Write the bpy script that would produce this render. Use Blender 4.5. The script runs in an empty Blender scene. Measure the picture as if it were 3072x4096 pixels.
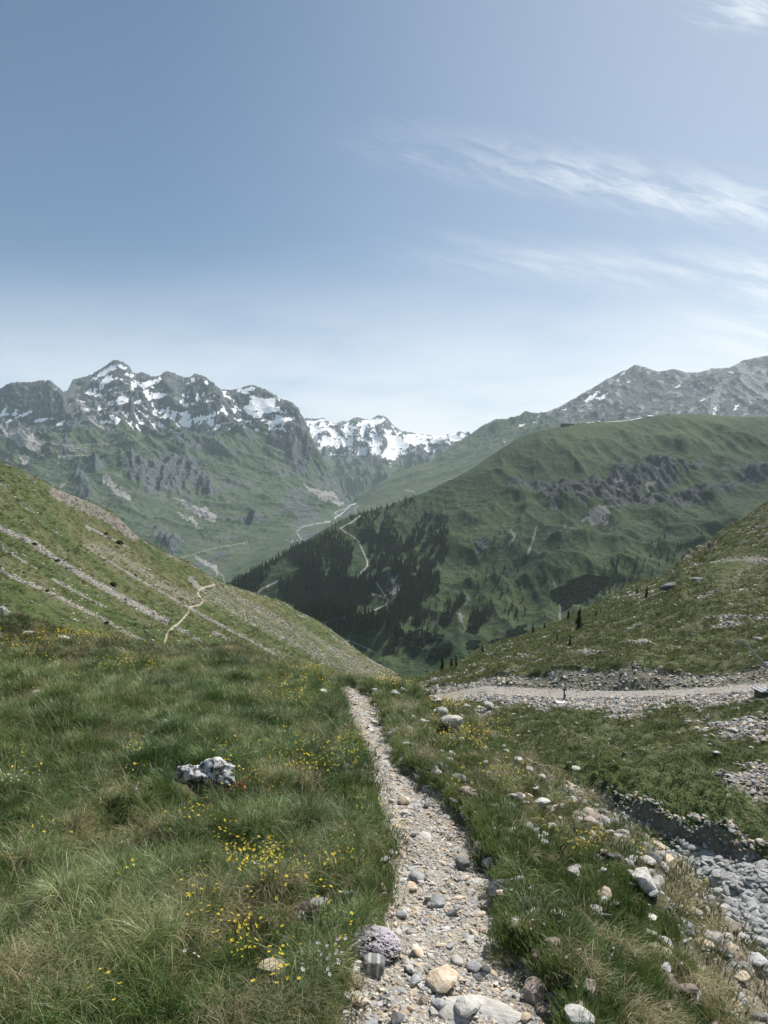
import bpy, math, random
import numpy as np
from math import radians, sin, cos, pi

rng = np.random.default_rng(7)
random.seed(7)
scene = bpy.context.scene
COL = scene.collection

# ------------------------------------------------------------------ camera, light, exposure
F = 2731.0            # focal length in photo pixels (24 mm equivalent, portrait)
EYE = 1.6
cam_d = bpy.data.cameras.new('camera')
cam_d.sensor_fit = 'VERTICAL'; cam_d.sensor_height = 36.0; cam_d.sensor_width = 27.0
cam_d.lens = 36.0 * F / 4096.0
cam_d.clip_start = 0.05; cam_d.clip_end = 60000
cam = bpy.data.objects.new('camera', cam_d); COL.objects.link(cam)
cam.location = (0, 0, EYE); cam.rotation_euler = (radians(90), 0, 0)
scene.camera = cam

SUN_AZ = 44.0         # degrees clockwise from the view direction (+Y)
SUN_EL = 53.0
sd = np.array([sin(radians(SUN_AZ)) * cos(radians(SUN_EL)), cos(radians(SUN_AZ)) * cos(radians(SUN_EL)), sin(radians(SUN_EL))])
sun_d = bpy.data.lights.new('sun', 'SUN'); sun_d.energy = 5.0; sun_d.angle = radians(0.53); sun_d.color = (1.0, 0.955, 0.88)
sun = bpy.data.objects.new('sun', sun_d); COL.objects.link(sun)
import mathutils
sun.rotation_euler = mathutils.Vector(sd).to_track_quat('Z', 'Y').to_euler()

world = bpy.data.worlds.new('World'); scene.world = world; world.use_nodes = True
nt = world.node_tree; nt.nodes.clear()
class NB:
    """small node builder"""
    def __init__(s, nt): s.nt = nt
    def n(s, t, **kw):
        nd = s.nt.nodes.new(t)
        for k, v in kw.items():
            if k.startswith('i_'):
                key = k[2:]; key = int(key) if key.isdigit() else key
                s.put(nd.inputs[key], v)
            else: setattr(nd, k, v)
        return nd
    def put(s, sock, v):
        if isinstance(v, bpy.types.NodeSocket): s.nt.links.new(v, sock)
        elif isinstance(v, bpy.types.Node): s.nt.links.new(v.outputs[0], sock)
        else: sock.default_value = v
    def m(s, op, a, b=0.0, c=0.0, clamp=False):
        nd = s.nt.nodes.new('ShaderNodeMath'); nd.operation = op; nd.use_clamp = clamp
        s.put(nd.inputs[0], a); s.put(nd.inputs[1], b); s.put(nd.inputs[2], c)
        return nd.outputs[0]
    def mix(s, f, a, b):
        nd = s.nt.nodes.new('ShaderNodeMix'); nd.data_type = 'RGBA'
        s.put(nd.inputs[0], f); s.put(nd.inputs[6], a); s.put(nd.inputs[7], b)
        return nd.outputs[2]
    def ramp(s, x, lo, hi):
        nd = s.nt.nodes.new('ShaderNodeMapRange'); nd.clamp = True; nd.interpolation_type = 'SMOOTHSTEP'
        s.put(nd.inputs[0], x); nd.inputs[1].default_value = lo; nd.inputs[2].default_value = hi
        return nd.outputs[0]
    def noise(s, vec, scale, detail=3, rough=0.5, dist=0.0):
        nd = s.nt.nodes.new('ShaderNodeTexNoise')
        s.put(nd.inputs['Vector'], vec); nd.inputs['Scale'].default_value = scale
        nd.inputs['Detail'].default_value = detail; nd.inputs['Roughness'].default_value = rough; nd.inputs['Distortion'].default_value = dist
        return nd.outputs[0]
    def xyz(s, x, y, z=0.0):
        nd = s.nt.nodes.new('ShaderNodeCombineXYZ'); s.put(nd.inputs[0], x); s.put(nd.inputs[1], y); s.put(nd.inputs[2], z)
        return nd.outputs[0]

w = NB(nt)
sky = w.n('ShaderNodeTexSky', sky_type='NISHITA', sun_disc=False)
sky.sun_elevation = radians(SUN_EL); sky.sun_rotation = radians(SUN_AZ)
sky.altitude = 2000; sky.air_density = 1.0; sky.dust_density = 1.2; sky.ozone_density = 1.0
tc = w.n('ShaderNodeTexCoord'); sep = w.n('ShaderNodeSeparateXYZ', i_0=tc.outputs['Generated'])
dx, dy, dz = sep.outputs
# azimuth / elevation tangent of the view ray: cloud bands drift over the far half of the sky
yy = w.m('MAXIMUM', dy, 0.05)
u = w.m('DIVIDE', dx, yy); v = w.m('DIVIDE', dz, yy)
def band(a, b, wid_up, wid_dn, u0, u1):
    t = w.m('SUBTRACT', v, w.m('MULTIPLY_ADD', u, b, a))
    sc = w.m('MULTIPLY', t, 1.0)
    up = w.m('SUBTRACT', 1.0, w.ramp(t, 0.0, wid_up)); dn = w.ramp(t, -wid_dn, 0.0)
    return w.m('MULTIPLY', w.m('MULTIPLY', up, dn), w.ramp(u, u0, u1))
rot = w.m('MULTIPLY_ADD', v, 0.75, w.m('MULTIPLY', u, 1.0))     # coordinate across the combed streaks
cmb = w.xyz(w.m('MULTIPLY', rot, 9.0), w.m('MULTIPLY_ADD', v, 30.0, w.m('MULTIPLY', u, 8.0)), 0.0)
cm2 = w.xyz(w.m('MULTIPLY', u, 5.0), w.m('MULTIPLY_ADD', u, 9.0, w.m('MULTIPLY', v, 34.0)), 3.0)
n1 = w.noise(cmb, 1.5, 8, 0.66, 0.45); n2 = w.noise(cm2, 1.0, 7, 0.64, 0.3)
b1 = band(0.53, -0.165, 0.075, 0.045, -0.16, 0.42)
b2 = band(0.385, -0.085, 0.055, 0.045, -0.08, 0.25)
b3 = band(0.33, -0.03, 0.16, 0.2, 0.28, 0.65)
b4 = band(0.72, 0.03, 0.06, 0.05, 0.40, 0.55)
c1 = w.m('MULTIPLY', b1, w.ramp(n1, 0.33, 0.72)); c2 = w.m('MULTIPLY', b2, w.ramp(n2, 0.34, 0.74))
c3 = w.m('MULTIPLY', b3, w.ramp(n2, 0.30, 0.75)); c4 = w.m('MULTIPLY', b4, w.ramp(n1, 0.4, 0.7))
lw = w.m('MULTIPLY', w.m('SUBTRACT', 1.0, w.ramp(v, 0.05, 0.42)), w.ramp(w.noise(w.xyz(w.m('MULTIPLY', u, 3), w.m('MULTIPLY', v, 12)), 1.0, 5, .55), 0.0, 0.62))
cl = w.m('ADD', w.m('MULTIPLY', c1, 0.55), w.m('MULTIPLY', c2, 0.40))
cl = w.m('ADD', cl, w.m('MULTIPLY', c3, 0.42)); cl = w.m('ADD', cl, w.m('MULTIPLY', c4, 0.5)); cl = w.m('ADD', cl, w.m('MULTIPLY', lw, 0.95))
veil = w.m('MULTIPLY', w.ramp(u, -0.4, 0.65), 0.30)
cl = w.m('ADD', cl, veil, clamp=True)
skyc = w.n('ShaderNodeHueSaturation', i_Saturation=1.0, i_Value=1.0, i_Color=sky.outputs[0])
SKYS = 0.074
tint = w.n('ShaderNodeVectorMath', operation='MULTIPLY', i_0=skyc.outputs[0]); tint.inputs[1].default_value = (.78, .955, 1.0)
cc = w.mix(cl, tint.outputs[0], (9.9, 10.2, 10.6, 1))
bg = w.n('ShaderNodeBackground', i_Color=cc, i_Strength=SKYS)
w.n('ShaderNodeOutputWorld', i_Surface=bg)

scene.view_settings.view_transform = 'Standard'; scene.view_settings.look = 'None'
scene.view_settings.gamma = 1.0; scene.view_settings.exposure = 0.4
scene.render.engine = 'CYCLES'
scene.cycles.max_bounces = 6; scene.cycles.diffuse_bounces = 3; scene.cycles.transmission_bounces = 4
scene.cycles.volume_bounces = 1; scene.cycles.transparent_max_bounces = 6

# ------------------------------------------------------------------ helpers
def tag(o, label=None, cat=None, group=None, kind=None):
    if label: o['label'] = label
    if cat: o['category'] = cat
    if group: o['group'] = group
    if kind: o['kind'] = kind
    return o

def mesh_np(name, V, faces, mat=None, smooth=True, attrs=None):
    """faces: (n,k) int array (all the same k)"""
    me = bpy.data.meshes.new(name)
    V = np.asarray(V, np.float32); Fc = np.asarray(faces, np.int32); n, k = Fc.shape
    me.vertices.add(len(V)); me.vertices.foreach_set('co', V.ravel())
    me.loops.add(n * k); me.loops.foreach_set('vertex_index', Fc.ravel())
    me.polygons.add(n); me.polygons.foreach_set('loop_start', np.arange(0, n * k, k, dtype=np.int32))
    try: me.polygons.foreach_set('loop_total', np.full(n, k, np.int32))
    except Exception: pass
    me.polygons.foreach_set('use_smooth', np.full(n, smooth))
    if attrs:
        for an, (typ, arr) in attrs.items():
            a = me.attributes.new(an, typ, 'POINT')
            a.data.foreach_set({'FLOAT': 'value', 'INT': 'value', 'FLOAT_VECTOR': 'vector', 'FLOAT_COLOR': 'color'}[typ], np.ascontiguousarray(arr).ravel())
    me.update(calc_edges=True)
    if mat: me.materials.append(mat)
    return me

def link(name, me, parent=None, loc=None, rot=None, scale=None):
    o = bpy.data.objects.new(name, me); COL.objects.link(o)
    if parent: o.parent = parent
    if loc is not None: o.location = loc
    if rot is not None: o.rotation_euler = rot
    if scale is not None: o.scale = scale
    return o

class MB:
    """collects polygons into one mesh"""
    def __init__(s): s.v = []; s.f = []
    def box(s, c, d, rz=0.0, top=1.0):
        b = len(s.v); cx, cy, cz = c; hx, hy, hz = d[0] / 2, d[1] / 2, d[2] / 2
        for z, k in ((-hz, 1.0), (hz, top)):
            for x, y in ((-hx, -hy), (hx, -hy), (hx, hy), (-hx, hy)):
                x *= k; y *= k
                s.v.append((cx + x * cos(rz) - y * sin(rz), cy + x * sin(rz) + y * cos(rz), cz + z))
        for q in ((0, 3, 2, 1), (4, 5, 6, 7), (0, 1, 5, 4), (1, 2, 6, 5), (2, 3, 7, 6), (3, 0, 4, 7)):
            s.f.append([b + i for i in q])
    def tube(s, p, q, r0, r1=None, n=8):
        r1 = r0 if r1 is None else r1
        p = mathutils.Vector(p); q = mathutils.Vector(q); a = (q - p).normalized()
        t = a.orthogonal().normalized(); w_ = a.cross(t); b = len(s.v)
        for c, r in ((p, r0), (q, r1)):
            for i in range(n):
                an = 2 * pi * i / n; s.v.append(tuple(c + t * (r * cos(an)) + w_ * (r * sin(an))))
        for i in range(n): s.f.append([b + i, b + (i + 1) % n, b + n + (i + 1) % n, b + n + i])
        s.f.append([b + i for i in range(n)][::-1]); s.f.append([b + n + i for i in range(n)])
    def poly(s, pts):
        b = len(s.v); s.v += [tuple(p) for p in pts]; s.f.append([b + i for i in range(len(pts))])
    def mesh(s, name, mat, smooth=False):
        me = bpy.data.meshes.new(name); me.from_pydata(s.v, [], s.f); me.update()
        if smooth: me.polygons.foreach_set('use_smooth', [True] * len(me.polygons))
        me.materials.append(mat); return me
    def obj(s, name, mat, parent=None, **kw): return link(name, s.mesh(name, mat), parent, **kw)

# ---- numpy gradient noise
PERM = np.random.default_rng(3).permutation(4096).astype(np.int64)
def _grad(ix, iy, seed):
    h = PERM[(ix + seed * 131) & 4095]; h = PERM[(h + iy * 7 + seed) & 4095]
    a = h * (2 * pi / 4096.0); return np.cos(a), np.sin(a)
def perlin(x, y, seed=0):
    xi = np.floor(x).astype(np.int64); yi = np.floor(y).astype(np.int64); xf = x - xi; yf = y - yi
    u_ = xf * xf * xf * (xf * (xf * 6 - 15) + 10); v_ = yf * yf * yf * (yf * (yf * 6 - 15) + 10)
    def g(ox, oy):
        gx, gy = _grad(xi + ox, yi + oy, seed); return gx * (xf - ox) + gy * (yf - oy)
    a = g(0, 0); b = g(1, 0); c = g(0, 1); d = g(1, 1)
    return 1.4 * ((a * (1 - u_) + b * u_) * (1 - v_) + (c * (1 - u_) + d * u_) * v_)
def fbm(x, y, oct=4, seed=0, gain=0.5, lac=2.03):
    s = 0; a = 1; t = 0
    for i in range(oct):
        s = s + a * perlin(x, y, seed + i * 5); t += a; a *= gain; x = x * lac + 11.3; y = y * lac + 7.7
    return s / t
def ridged(x, y, oct=4, seed=0, gain=0.5, lac=2.07):
    s = 0; a = 1; t = 0; wgt = 1.0
    for i in range(oct):
        n = 1 - np.abs(perlin(x, y, seed + i * 5)) * 1.6; n = np.clip(n, 0, 1) ** 2
        s = s + a * n * wgt; wgt = np.clip(n * 1.6, 0, 1); t += a; a *= gain; x = x * lac + 3.1; y = y * lac + 9.2
    return s / t
def sstep(x, a, b):
    t = np.clip((x - a) / (b - a), 0, 1); return t * t * (3 - 2 * t)

def pchip_slopes(x, y):
    """slopes along axis 0"""
    h = np.diff(x, axis=0); dl = np.diff(y, axis=0) / h
    m = np.zeros_like(y)
    w1 = 2 * h[1:] + h[:-1]; w2 = h[1:] + 2 * h[:-1]
    same = dl[:-1] * dl[1:] > 0
    with np.errstate(divide='ignore', invalid='ignore'):
        hm = (w1 + w2) / (w1 / dl[:-1] + w2 / dl[1:])
    m[1:-1] = np.where(same, hm, 0); m[0] = dl[0]; m[-1] = dl[-1]
    return m
def pchip1(xp, yp, x):
    xp = np.asarray(xp, float)[:, None]; yp = np.asarray(yp, float)[:, None]
    m = pchip_slopes(xp, yp)[:, 0]; xp = xp[:, 0]; yp = yp[:, 0]
    i = np.clip(np.searchsorted(xp, x, side='right') - 1, 0, len(xp) - 2)
    h = xp[i + 1] - xp[i]; t = np.clip((x - xp[i]) / h, 0, 1)
    return ((1 + 2 * t) * (1 - t) ** 2) * yp[i] + t * (1 - t) ** 2 * h * m[i] + t * t * (3 - 2 * t) * yp[i + 1] + t * t * (t - 1) * h * m[i + 1]

def row(pts, PX, lin=False):
    """control points (photo x, photo y[, depth in metres]) -> depth, height for all columns"""
    p = np.array([q[:2] for q in pts], float)
    dd = np.array([(q[0], q[2]) for q in pts if len(q) > 2], float)
    f = (lambda a, b, c: np.interp(c, a, b)) if lin else pchip1
    py = f(p[:, 0], p[:, 1], PX); d = f(dd[:, 0], dd[:, 1], PX)
    return d, EYE - (py - 2048) / F * d

class Grid: pass
def loft(PX, rows, counts):
    D = np.array([r[0] for r in rows]); Z = np.array([r[1] for r in rows])
    M = pchip_slopes(D, Z)
    oD, oZ, oR = [], [], []
    for k, n in enumerate(counts):
        t = np.linspace(0, 1, n, endpoint=(k == len(counts) - 1))[:, None]
        d = np.exp(np.log(D[k]) * (1 - t) + np.log(D[k + 1]) * t)
        h = D[k + 1] - D[k]; s = (d - D[k]) / h
        z = ((1 + 2 * s) * (1 - s) ** 2) * Z[k] + s * (1 - s) ** 2 * h * M[k] + s * s * (3 - 2 * s) * Z[k + 1] + s * s * (s - 1) * h * M[k + 1]
        oD.append(d); oZ.append(z); oR.append(np.broadcast_to(k + t, d.shape))
    g = Grid(); g.PX = PX; g.D = np.vstack(oD); g.Z = np.vstack(oZ); g.R = np.vstack(oR)
    g.X = (PX[None, :] - 1536) / F * g.D
    g.px = np.broadcast_to(PX[None, :], g.D.shape)
    g.upd = lambda: setattr(g, 'py', 2048 - (g.Z - EYE) / g.D * F)
    g.upd(); return g

def poly_mask(px, py, poly):
    poly = np.asarray(poly, float); ins = np.zeros(px.shape, bool)
    x0, y0 = poly[:, 0], poly[:, 1]; x1, y1 = np.roll(x0, -1), np.roll(y0, -1)
    for a, b, c, d in zip(x0, y0, x1, y1):
        if b == d: continue
        cond = ((b > py) != (d > py)) & (px < (c - a) * (py - b) / (d - b) + a); ins ^= cond
    return ins
def line_dist(px, py, pts, mg=110):
    """distance to a polyline and position 0..1 along it (far points are skipped)"""
    q = np.array([a[:2] for a in pts]); lo, hi = q.min(0) - mg, q.max(0) + mg
    sel = (px > lo[0]) & (px < hi[0]) & (py > lo[1]) & (py < hi[1]); D_ = np.full(px.shape, 1e9); T_ = np.zeros(px.shape)
    if sel.any(): D_[sel], T_[sel] = _line_dist(px[sel], py[sel], pts)
    return D_, T_
def _line_dist(px, py, pts):
    best = np.full(px.shape, 1e9); pos = np.zeros(px.shape); n = len(pts) - 1
    for i in range(n):
        (a, b), (c, d) = pts[i][:2], pts[i + 1][:2]
        vx, vy = c - a, d - b; t = np.clip(((px - a) * vx + (py - b) * vy) / (vx * vx + vy * vy), 0, 1)
        q = np.hypot(px - a - t * vx, py - b - t * vy)
        k = q < best; best = np.where(k, q, best); pos = np.where(k, (i + t) / n, pos)
    return best, pos

def blur(A, n, m=None):
    """soft edges: repeated box blur by n rows and m columns"""
    m = n if m is None else m
    for _ in range(2):
        for ax, k in ((0, n), (1, m)):
            P_ = np.concatenate([np.repeat(np.take(A, [0], ax), k + 1, ax), A, np.repeat(np.take(A, [-1], ax), k, ax)], ax); c = np.cumsum(P_, ax)
            L_ = A.shape[ax]; A = (np.take(c, range(2 * k + 1, 2 * k + 1 + L_), ax) - np.take(c, range(0, L_), ax)) / (2 * k + 1)
    return A
def cell_mesh(g, name, mat, sel, attrs=None, kind='structure', smooth=True):
    """builds the object from the grid cells chosen by sel (cell mask)"""
    nr, nc = g.D.shape
    idx = np.arange(nr * nc).reshape(nr, nc)
    q = np.stack([idx[:-1, :-1], idx[:-1, 1:], idx[1:, 1:], idx[1:, :-1]], -1)[sel]
    used = np.unique(q); remap = np.full(nr * nc, -1, np.int64); remap[used] = np.arange(len(used))
    V = np.stack([g.X.ravel()[used], g.D.ravel()[used], g.Z.ravel()[used]], -1)
    at = {k: (t, a.reshape(nr * nc, -1)[used]) for k, (t, a) in (attrs or {}).items()}
    o = link(name, mesh_np(name, V, remap[q], mat, smooth, at)); o['kind'] = kind
    return o

def scatter(g, n, wgt, seed=0):
    """random points on the grid surface, cell weights wgt -> positions, cell indices"""
    r = np.random.default_rng(seed); p = np.clip(wgt, 0, None).ravel(); p = p / p.sum()
    c = r.choice(p.size, n, p=p); i, j = np.divmod(c, g.D.shape[1] - 1)
    a = r.random(n); b = r.random(n)
    def bl(A): return (A[i, j] * (1 - b) + A[i, j + 1] * b) * (1 - a) + (A[i + 1, j] * (1 - b) + A[i + 1, j + 1] * b) * a
    return np.stack([bl(g.X), bl(g.D), bl(g.Z)], -1), (i, j)
def cell_area(g):
    dx_ = (g.X[:-1, 1:] - g.X[:-1, :-1]); dd = g.D[1:, :-1] - g.D[:-1, :-1]; return np.abs(dx_ * dd)
def c2(A): return A[:-1, :-1]
def inframe(g, m=60):
    px, py = c2(g.px), c2(g.py); return (px > -m) & (px < 3072 + m) & (py < 4096 + 2 * m)
def visible(g, tol=4, pre=None):
    """cells not hidden behind nearer ones in their column"""
    mn = np.minimum.accumulate(g.py, axis=0)
    if pre is not None: mn = np.minimum(mn, pre[None, :])
    return c2(g.py <= mn + tol)
def hit(g, px, py, rmin=0):
    j = int(np.clip(np.searchsorted(g.PX, px), 1, len(g.PX) - 1)); t = (px - g.PX[j - 1]) / (g.PX[j] - g.PX[j - 1])
    colp = g.py[:, j - 1] * (1 - t) + g.py[:, j] * t
    k = np.where((colp <= py) & (g.R[:, j] >= rmin))[0]; i = int(k[0]) if len(k) else len(colp) - 1; i = max(i, 1)
    s = (colp[i - 1] - py) / max(colp[i - 1] - colp[i], 1e-6); s = min(max(s, 0), 1)
    def e(A): return (A[i - 1, j - 1] * (1 - t) + A[i - 1, j] * t) * (1 - s) + (A[i, j - 1] * (1 - t) + A[i, j] * t) * s
    return np.array([e(g.X), e(g.D), e(g.Z)])

# ------------------------------------------------------------------ materials
def new_mat(name):
    m = bpy.data.materials.new(name); m.use_nodes = True; m.node_tree.nodes.clear(); return m, NB(m.node_tree)
def finish(b, col, rough=0.9, spec=0.2, bump=None, dist=0.05, strength=0.6, trans=None):
    p = b.n('ShaderNodeBsdfPrincipled'); b.put(p.inputs['Base Color'], col); b.put(p.inputs['Roughness'], rough)
    b.put(p.inputs['Specular IOR Level'], spec)
    if bump is not None:
        bp = b.n('ShaderNodeBump', i_Height=bump); bp.inputs['Distance'].default_value = dist; bp.inputs['Strength'].default_value = strength
        b.put(p.inputs['Normal'], bp.outputs[0])
    out = p.outputs[0]
    if trans:
        tr = b.n('ShaderNodeBsdfTranslucent', i_Color=trans[1]); mx = b.n('ShaderNodeMixShader'); b.put(mx.inputs[0], trans[0])
        b.put(mx.inputs[1], out); b.put(mx.inputs[2], tr.outputs[0]); out = mx.outputs[0]
    b.n('ShaderNodeOutputMaterial', i_Surface=out)
def simple(name, col, rough=0.8, scale=20.0, var=0.25, bump=0.3, dist=0.01):
    m, b = new_mat(name); g = b.n('ShaderNodeNewGeometry'); n = b.noise(g.outputs['Position'], scale, 4, .6)
    k = b.m('MULTIPLY_ADD', n, var * 2, 1 - var); c = b.n('ShaderNodeVectorMath', operation='SCALE'); c.inputs[0].default_value = col[:3]; b.put(c.inputs['Scale'], k)
    finish(b, c.outputs[0], rough, .3, n, dist, bump); return m

def terrain_mat(name, pal, sc, bumpd, bstr=0.7):
    """colour attribute mk = (rock, scree/pale, snow, dry)"""
    m, b = new_mat(name); g = b.n('ShaderNodeNewGeometry'); P = g.outputs['Position']
    at = b.n('ShaderNodeAttribute', attribute_name='mk'); sp = b.n('ShaderNodeSeparateColor', i_0=at.outputs['Color'])
    nf = b.noise(P, 1.0 / sc, 5, .65); nm = b.noise(P, 0.22 / sc, 4, .6); nc = b.noise(P, 4.0 / sc, 3, .6)
    grass = b.mix(b.ramp(nm, .35, .65), pal['g1'], pal['g2'])
    grass = b.mix(b.ramp(nf, .42, .75), grass, pal['g3'])
    grass = b.mix(b.m('MULTIPLY', at.outputs['Alpha'], b.ramp(nf, .2, .6), clamp=True), grass, pal['dry'])
    rock = b.mix(b.ramp(nf, .35, .7), pal['r1'], pal['r2'])
    scr = b.mix(b.ramp(nc, .35, .7), pal['s1'], pal['s2'])
    c = b.mix(b.ramp(b.m('ADD', sp.outputs[0], b.m('MULTIPLY_ADD', nf, .5, -.25)), .35, .65), grass, rock)
    c = b.mix(b.ramp(b.m('ADD', sp.outputs[1], b.m('MULTIPLY_ADD', nc, .9, -.45)), .35, .65), c, scr)
    c = b.mix(b.ramp(b.m('ADD', sp.outputs[2], b.m('MULTIPLY_ADD', nf, .3, -.15)), .4, .55), c, (.90, .91, .93, 1))
    finish(b, c, .92, .15, b.m('ADD', nf, b.m('MULTIPLY', nc, .5)), bumpd, bstr)
    return m

def C1(l): return [(x * .663, 1350 + y * .663) for x, y in l]
def C2(l): return [(1000 + x * .6028, 1600 + y * .6029) for x, y in l]
def C3(l): return [(1800 + x * .7667, 1350 + y * .7669) for x, y in l]
def C4(l): return [(x * .663, 1800 + y * .663) for x, y in l]
def C5(l): return [(900 + x * .7233, 2050 + y * .7233) for x, y in l]

# ------------------------------------------------------------------ terrain control rows
def cols(step, lo, hi, ostep):
    return np.unique(np.concatenate([np.arange(lo, -60, ostep), np.arange(-60, 3132, step), np.arange(3132, hi + ostep, ostep)])).astype(float)

PXN = cols(3.0, -1500, 4600, 16)
N = [
 [(-1500, 7600, .7), (1500, 8290, .7), (4600, 8700, .7)],
 [(-1500, 4000, 1.9), (0, 4096, 1.9), (1000, 4100, 2.0), (1500, 4100, 2.1), (2200, 4130, 2.1), (2700, 4200, 2.5), (3072, 4300, 2.75), (3800, 4909, 2.1), (4600, 6236, 1.5)],
 [(-1500, 3250, 3.0), (0, 3370, 3.05), (1000, 3500, 3.1), (1780, 3560, 3.2), (2200, 3600, 3.3), (2700, 3750, 3.5), (3072, 4080, 3.1), (3800, 4800, 2.3), (4600, 5793, 1.75)],
 [(-1500, 2800, 5.4), (0, 2840, 5.5), (800, 2960, 5.2), (1300, 3060, 5.0), (1650, 3160, 4.8), (1900, 3180, 4.9), (2300, 3300, 4.9), (2500, 3440, 4.6), (2700, 3630, 4.1), (3072, 4000, 3.35), (3800, 4785, 2.4), (4600, 5740, 1.85)],
 [(-1500, 2600, 9), (0, 2640, 9), (800, 2740, 8.5), (1300, 2830, 8.2), (1500, 2890, 8.2), (1700, 2900, 8.2), (2000, 3040, 7.2), (2200, 3170, 6.1), (2450, 3330, 5.2), (2700, 3570, 4.35), (3072, 3955, 3.5), (3800, 4775, 2.47), (4600, 5700, 1.91)],
 [(-1500, 2350, 14), (0, 2475, 14), (300, 2555, 14), (650, 2605, 13.5), (900, 2605, 13), (1100, 2680, 12.5), (1300, 2720, 12), (1420, 2748, 11.5), (1620, 2775, 11.5), (1700, 2800, 11), (1850, 2880, 9.8), (2200, 3130, 7), (2450, 3290, 5.7), (2700, 3540, 4.6), (3072, 3930, 3.65), (3800, 4768, 2.53), (4600, 5670, 1.96)],
 [(-1500, 2700, 20), (0, 2800, 20), (1000, 2950, 20), (1500, 3000, 19), (1850, 3300, 16), (2200, 3650, 12.5), (2450, 3900, 10.5), (2700, 4150, 9), (3072, 4500, 8), (3800, 5200, 6.5), (4600, 6000, 5.5)],
 [(-1500, 2650, 32), (0, 2750, 32), (1000, 2900, 35), (1500, 3000, 38), (1850, 3200, 30), (2200, 3400, 24), (2450, 3560, 20), (2700, 3760, 16), (3072, 4080, 13), (3800, 4900, 10), (4600, 5800, 7.5)],
 [(-1500, 2620, 38), (0, 2720, 38), (1000, 2880, 42), (1500, 2950, 45), (1850, 3080, 38), (2200, 3200, 28), (2450, 3270, 23), (2568, 3297, 21.6), (2743, 3381, 19.5), (3066, 3471, 17.5), (3800, 3800, 15), (4600, 4300, 13)],
 [(-1500, 2600, 39), (0, 2700, 39), (1000, 2860, 43), (1500, 2930, 46), (1850, 3060, 39), (2200, 3165, 28.5), (2450, 3210, 23.4), (2568, 3226, 21.9), (2743, 3284, 19.8), (3066, 3374, 17.8), (3800, 3710, 15.2), (4600, 4240, 13.2)],
 [(-1500, 2500, 46), (0, 2600, 46), (1000, 2780, 55), (1500, 2850, 60), (1850, 2895, 52), (2000, 2940, 44), (2200, 2960, 39), (2450, 2980, 34), (2700, 2980, 31), (3072, 3000, 28), (3800, 3050, 25), (4600, 3100, 23)],
 [(-1500, 2450, 60), (0, 2540, 60), (300, 2600, 68), (650, 2640, 75), (1100, 2720, 85), (1500, 2800, 85), (1642, 2800, 80), (1737, 2804, 76), (1955, 2778, 68), (2220, 2794, 60), (2447, 2792, 56), (2732, 2783, 51), (3072, 2764, 46), (3800, 2740, 42), (4600, 2730, 40)],
 [(-1500, 2400, 66), (0, 2500, 66), (300, 2560, 74), (650, 2610, 82), (1100, 2680, 92), (1500, 2770, 92), (1642, 2770, 88), (1737, 2776, 82), (1955, 2745, 73.5), (2220, 2757, 64), (2447, 2762, 59), (2732, 2755, 54), (3072, 2733, 49), (3800, 2720, 44), (4600, 2710, 42)],
 [(-1500, 2300, 74), (0, 2440, 74), (300, 2500, 82), (650, 2560, 90), (1100, 2660, 98), (1500, 2755, 97), (1642, 2756, 92), (1860, 2737, 84), (2040, 2700, 75), (2068, 2712), (2163, 2709), (2248, 2671, 67.5), (2353, 2688), (2400, 2685, 64), (2542, 2657), (2618, 2676, 60), (2779, 2700), (2921, 2695, 55), (3072, 2657, 52), (3800, 2650, 46), (4600, 2640, 44)],
 [(-1500, 1900, 100), (0, 2200, 100), (300, 2300, 105), (650, 2430, 115), (1100, 2580, 125), (1500, 2735, 125), (1642, 2742, 105), (1800, 2690, 102), (2200, 2600, 95), (2542, 2520, 90), (3072, 2450, 80), (3800, 2350, 75), (4600, 2300, 72)],
 [(-1500, 1500, 130), (0, 1950, 130), (460, 2190, 140), (860, 2370, 150), (1100, 2480, 160), (1500, 2710, 160), (1642, 2736, 130), (1760, 2690), (1950, 2612, 135), (2200, 2516, 140), (2500, 2384, 142), (2665, 2322, 140), (2740, 2262, 140), (3072, 2258, 118), (3800, 2230, 110), (4600, 2200, 105)],
 [(-1500, 1200, 150), (0, 1850, 150), (60, 1870), (119, 1900), (265, 1972), (464, 2065, 155), (530, 2131), (663, 2211), (762, 2257), (882, 2330, 170), (921, 2343), (1045, 2383, 180), (1139, 2412), (1160, 2428, 185), (1276, 2491), (1406, 2585, 190), (1479, 2636), (1551, 2679, 195), (1623, 2723), (1645, 2727, 155), (1769, 2683, 150), (1928, 2606), (2132, 2528), (2221, 2494, 150), (2381, 2432), (2487, 2366), (2558, 2328, 155), (2665, 2304), (2722, 2275, 155), (2745, 2240), (2842, 2186, 170), (2913, 2115), (2984, 2071), (3072, 2009, 190), (3800, 1700, 190), (4600, 1500, 190)],
 [(-1500, 2700, 260), (0, 2750, 260), (1500, 3000, 260), (1640, 3000, 240), (2300, 2900, 240), (3072, 2750, 260), (4600, 2700, 260)],
]
rowsN = [row(p, PXN) for p in N]
NC = [50, 130, 110, 80, 70, 24, 14, 60, 14, 70, 50, 16, 26, 70, 90, 90, 12]
gN = loft(PXN, rowsN, NC)
X, Y, R = gN.X, gN.D, gN.R
px, py = gN.px, gN.py
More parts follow.
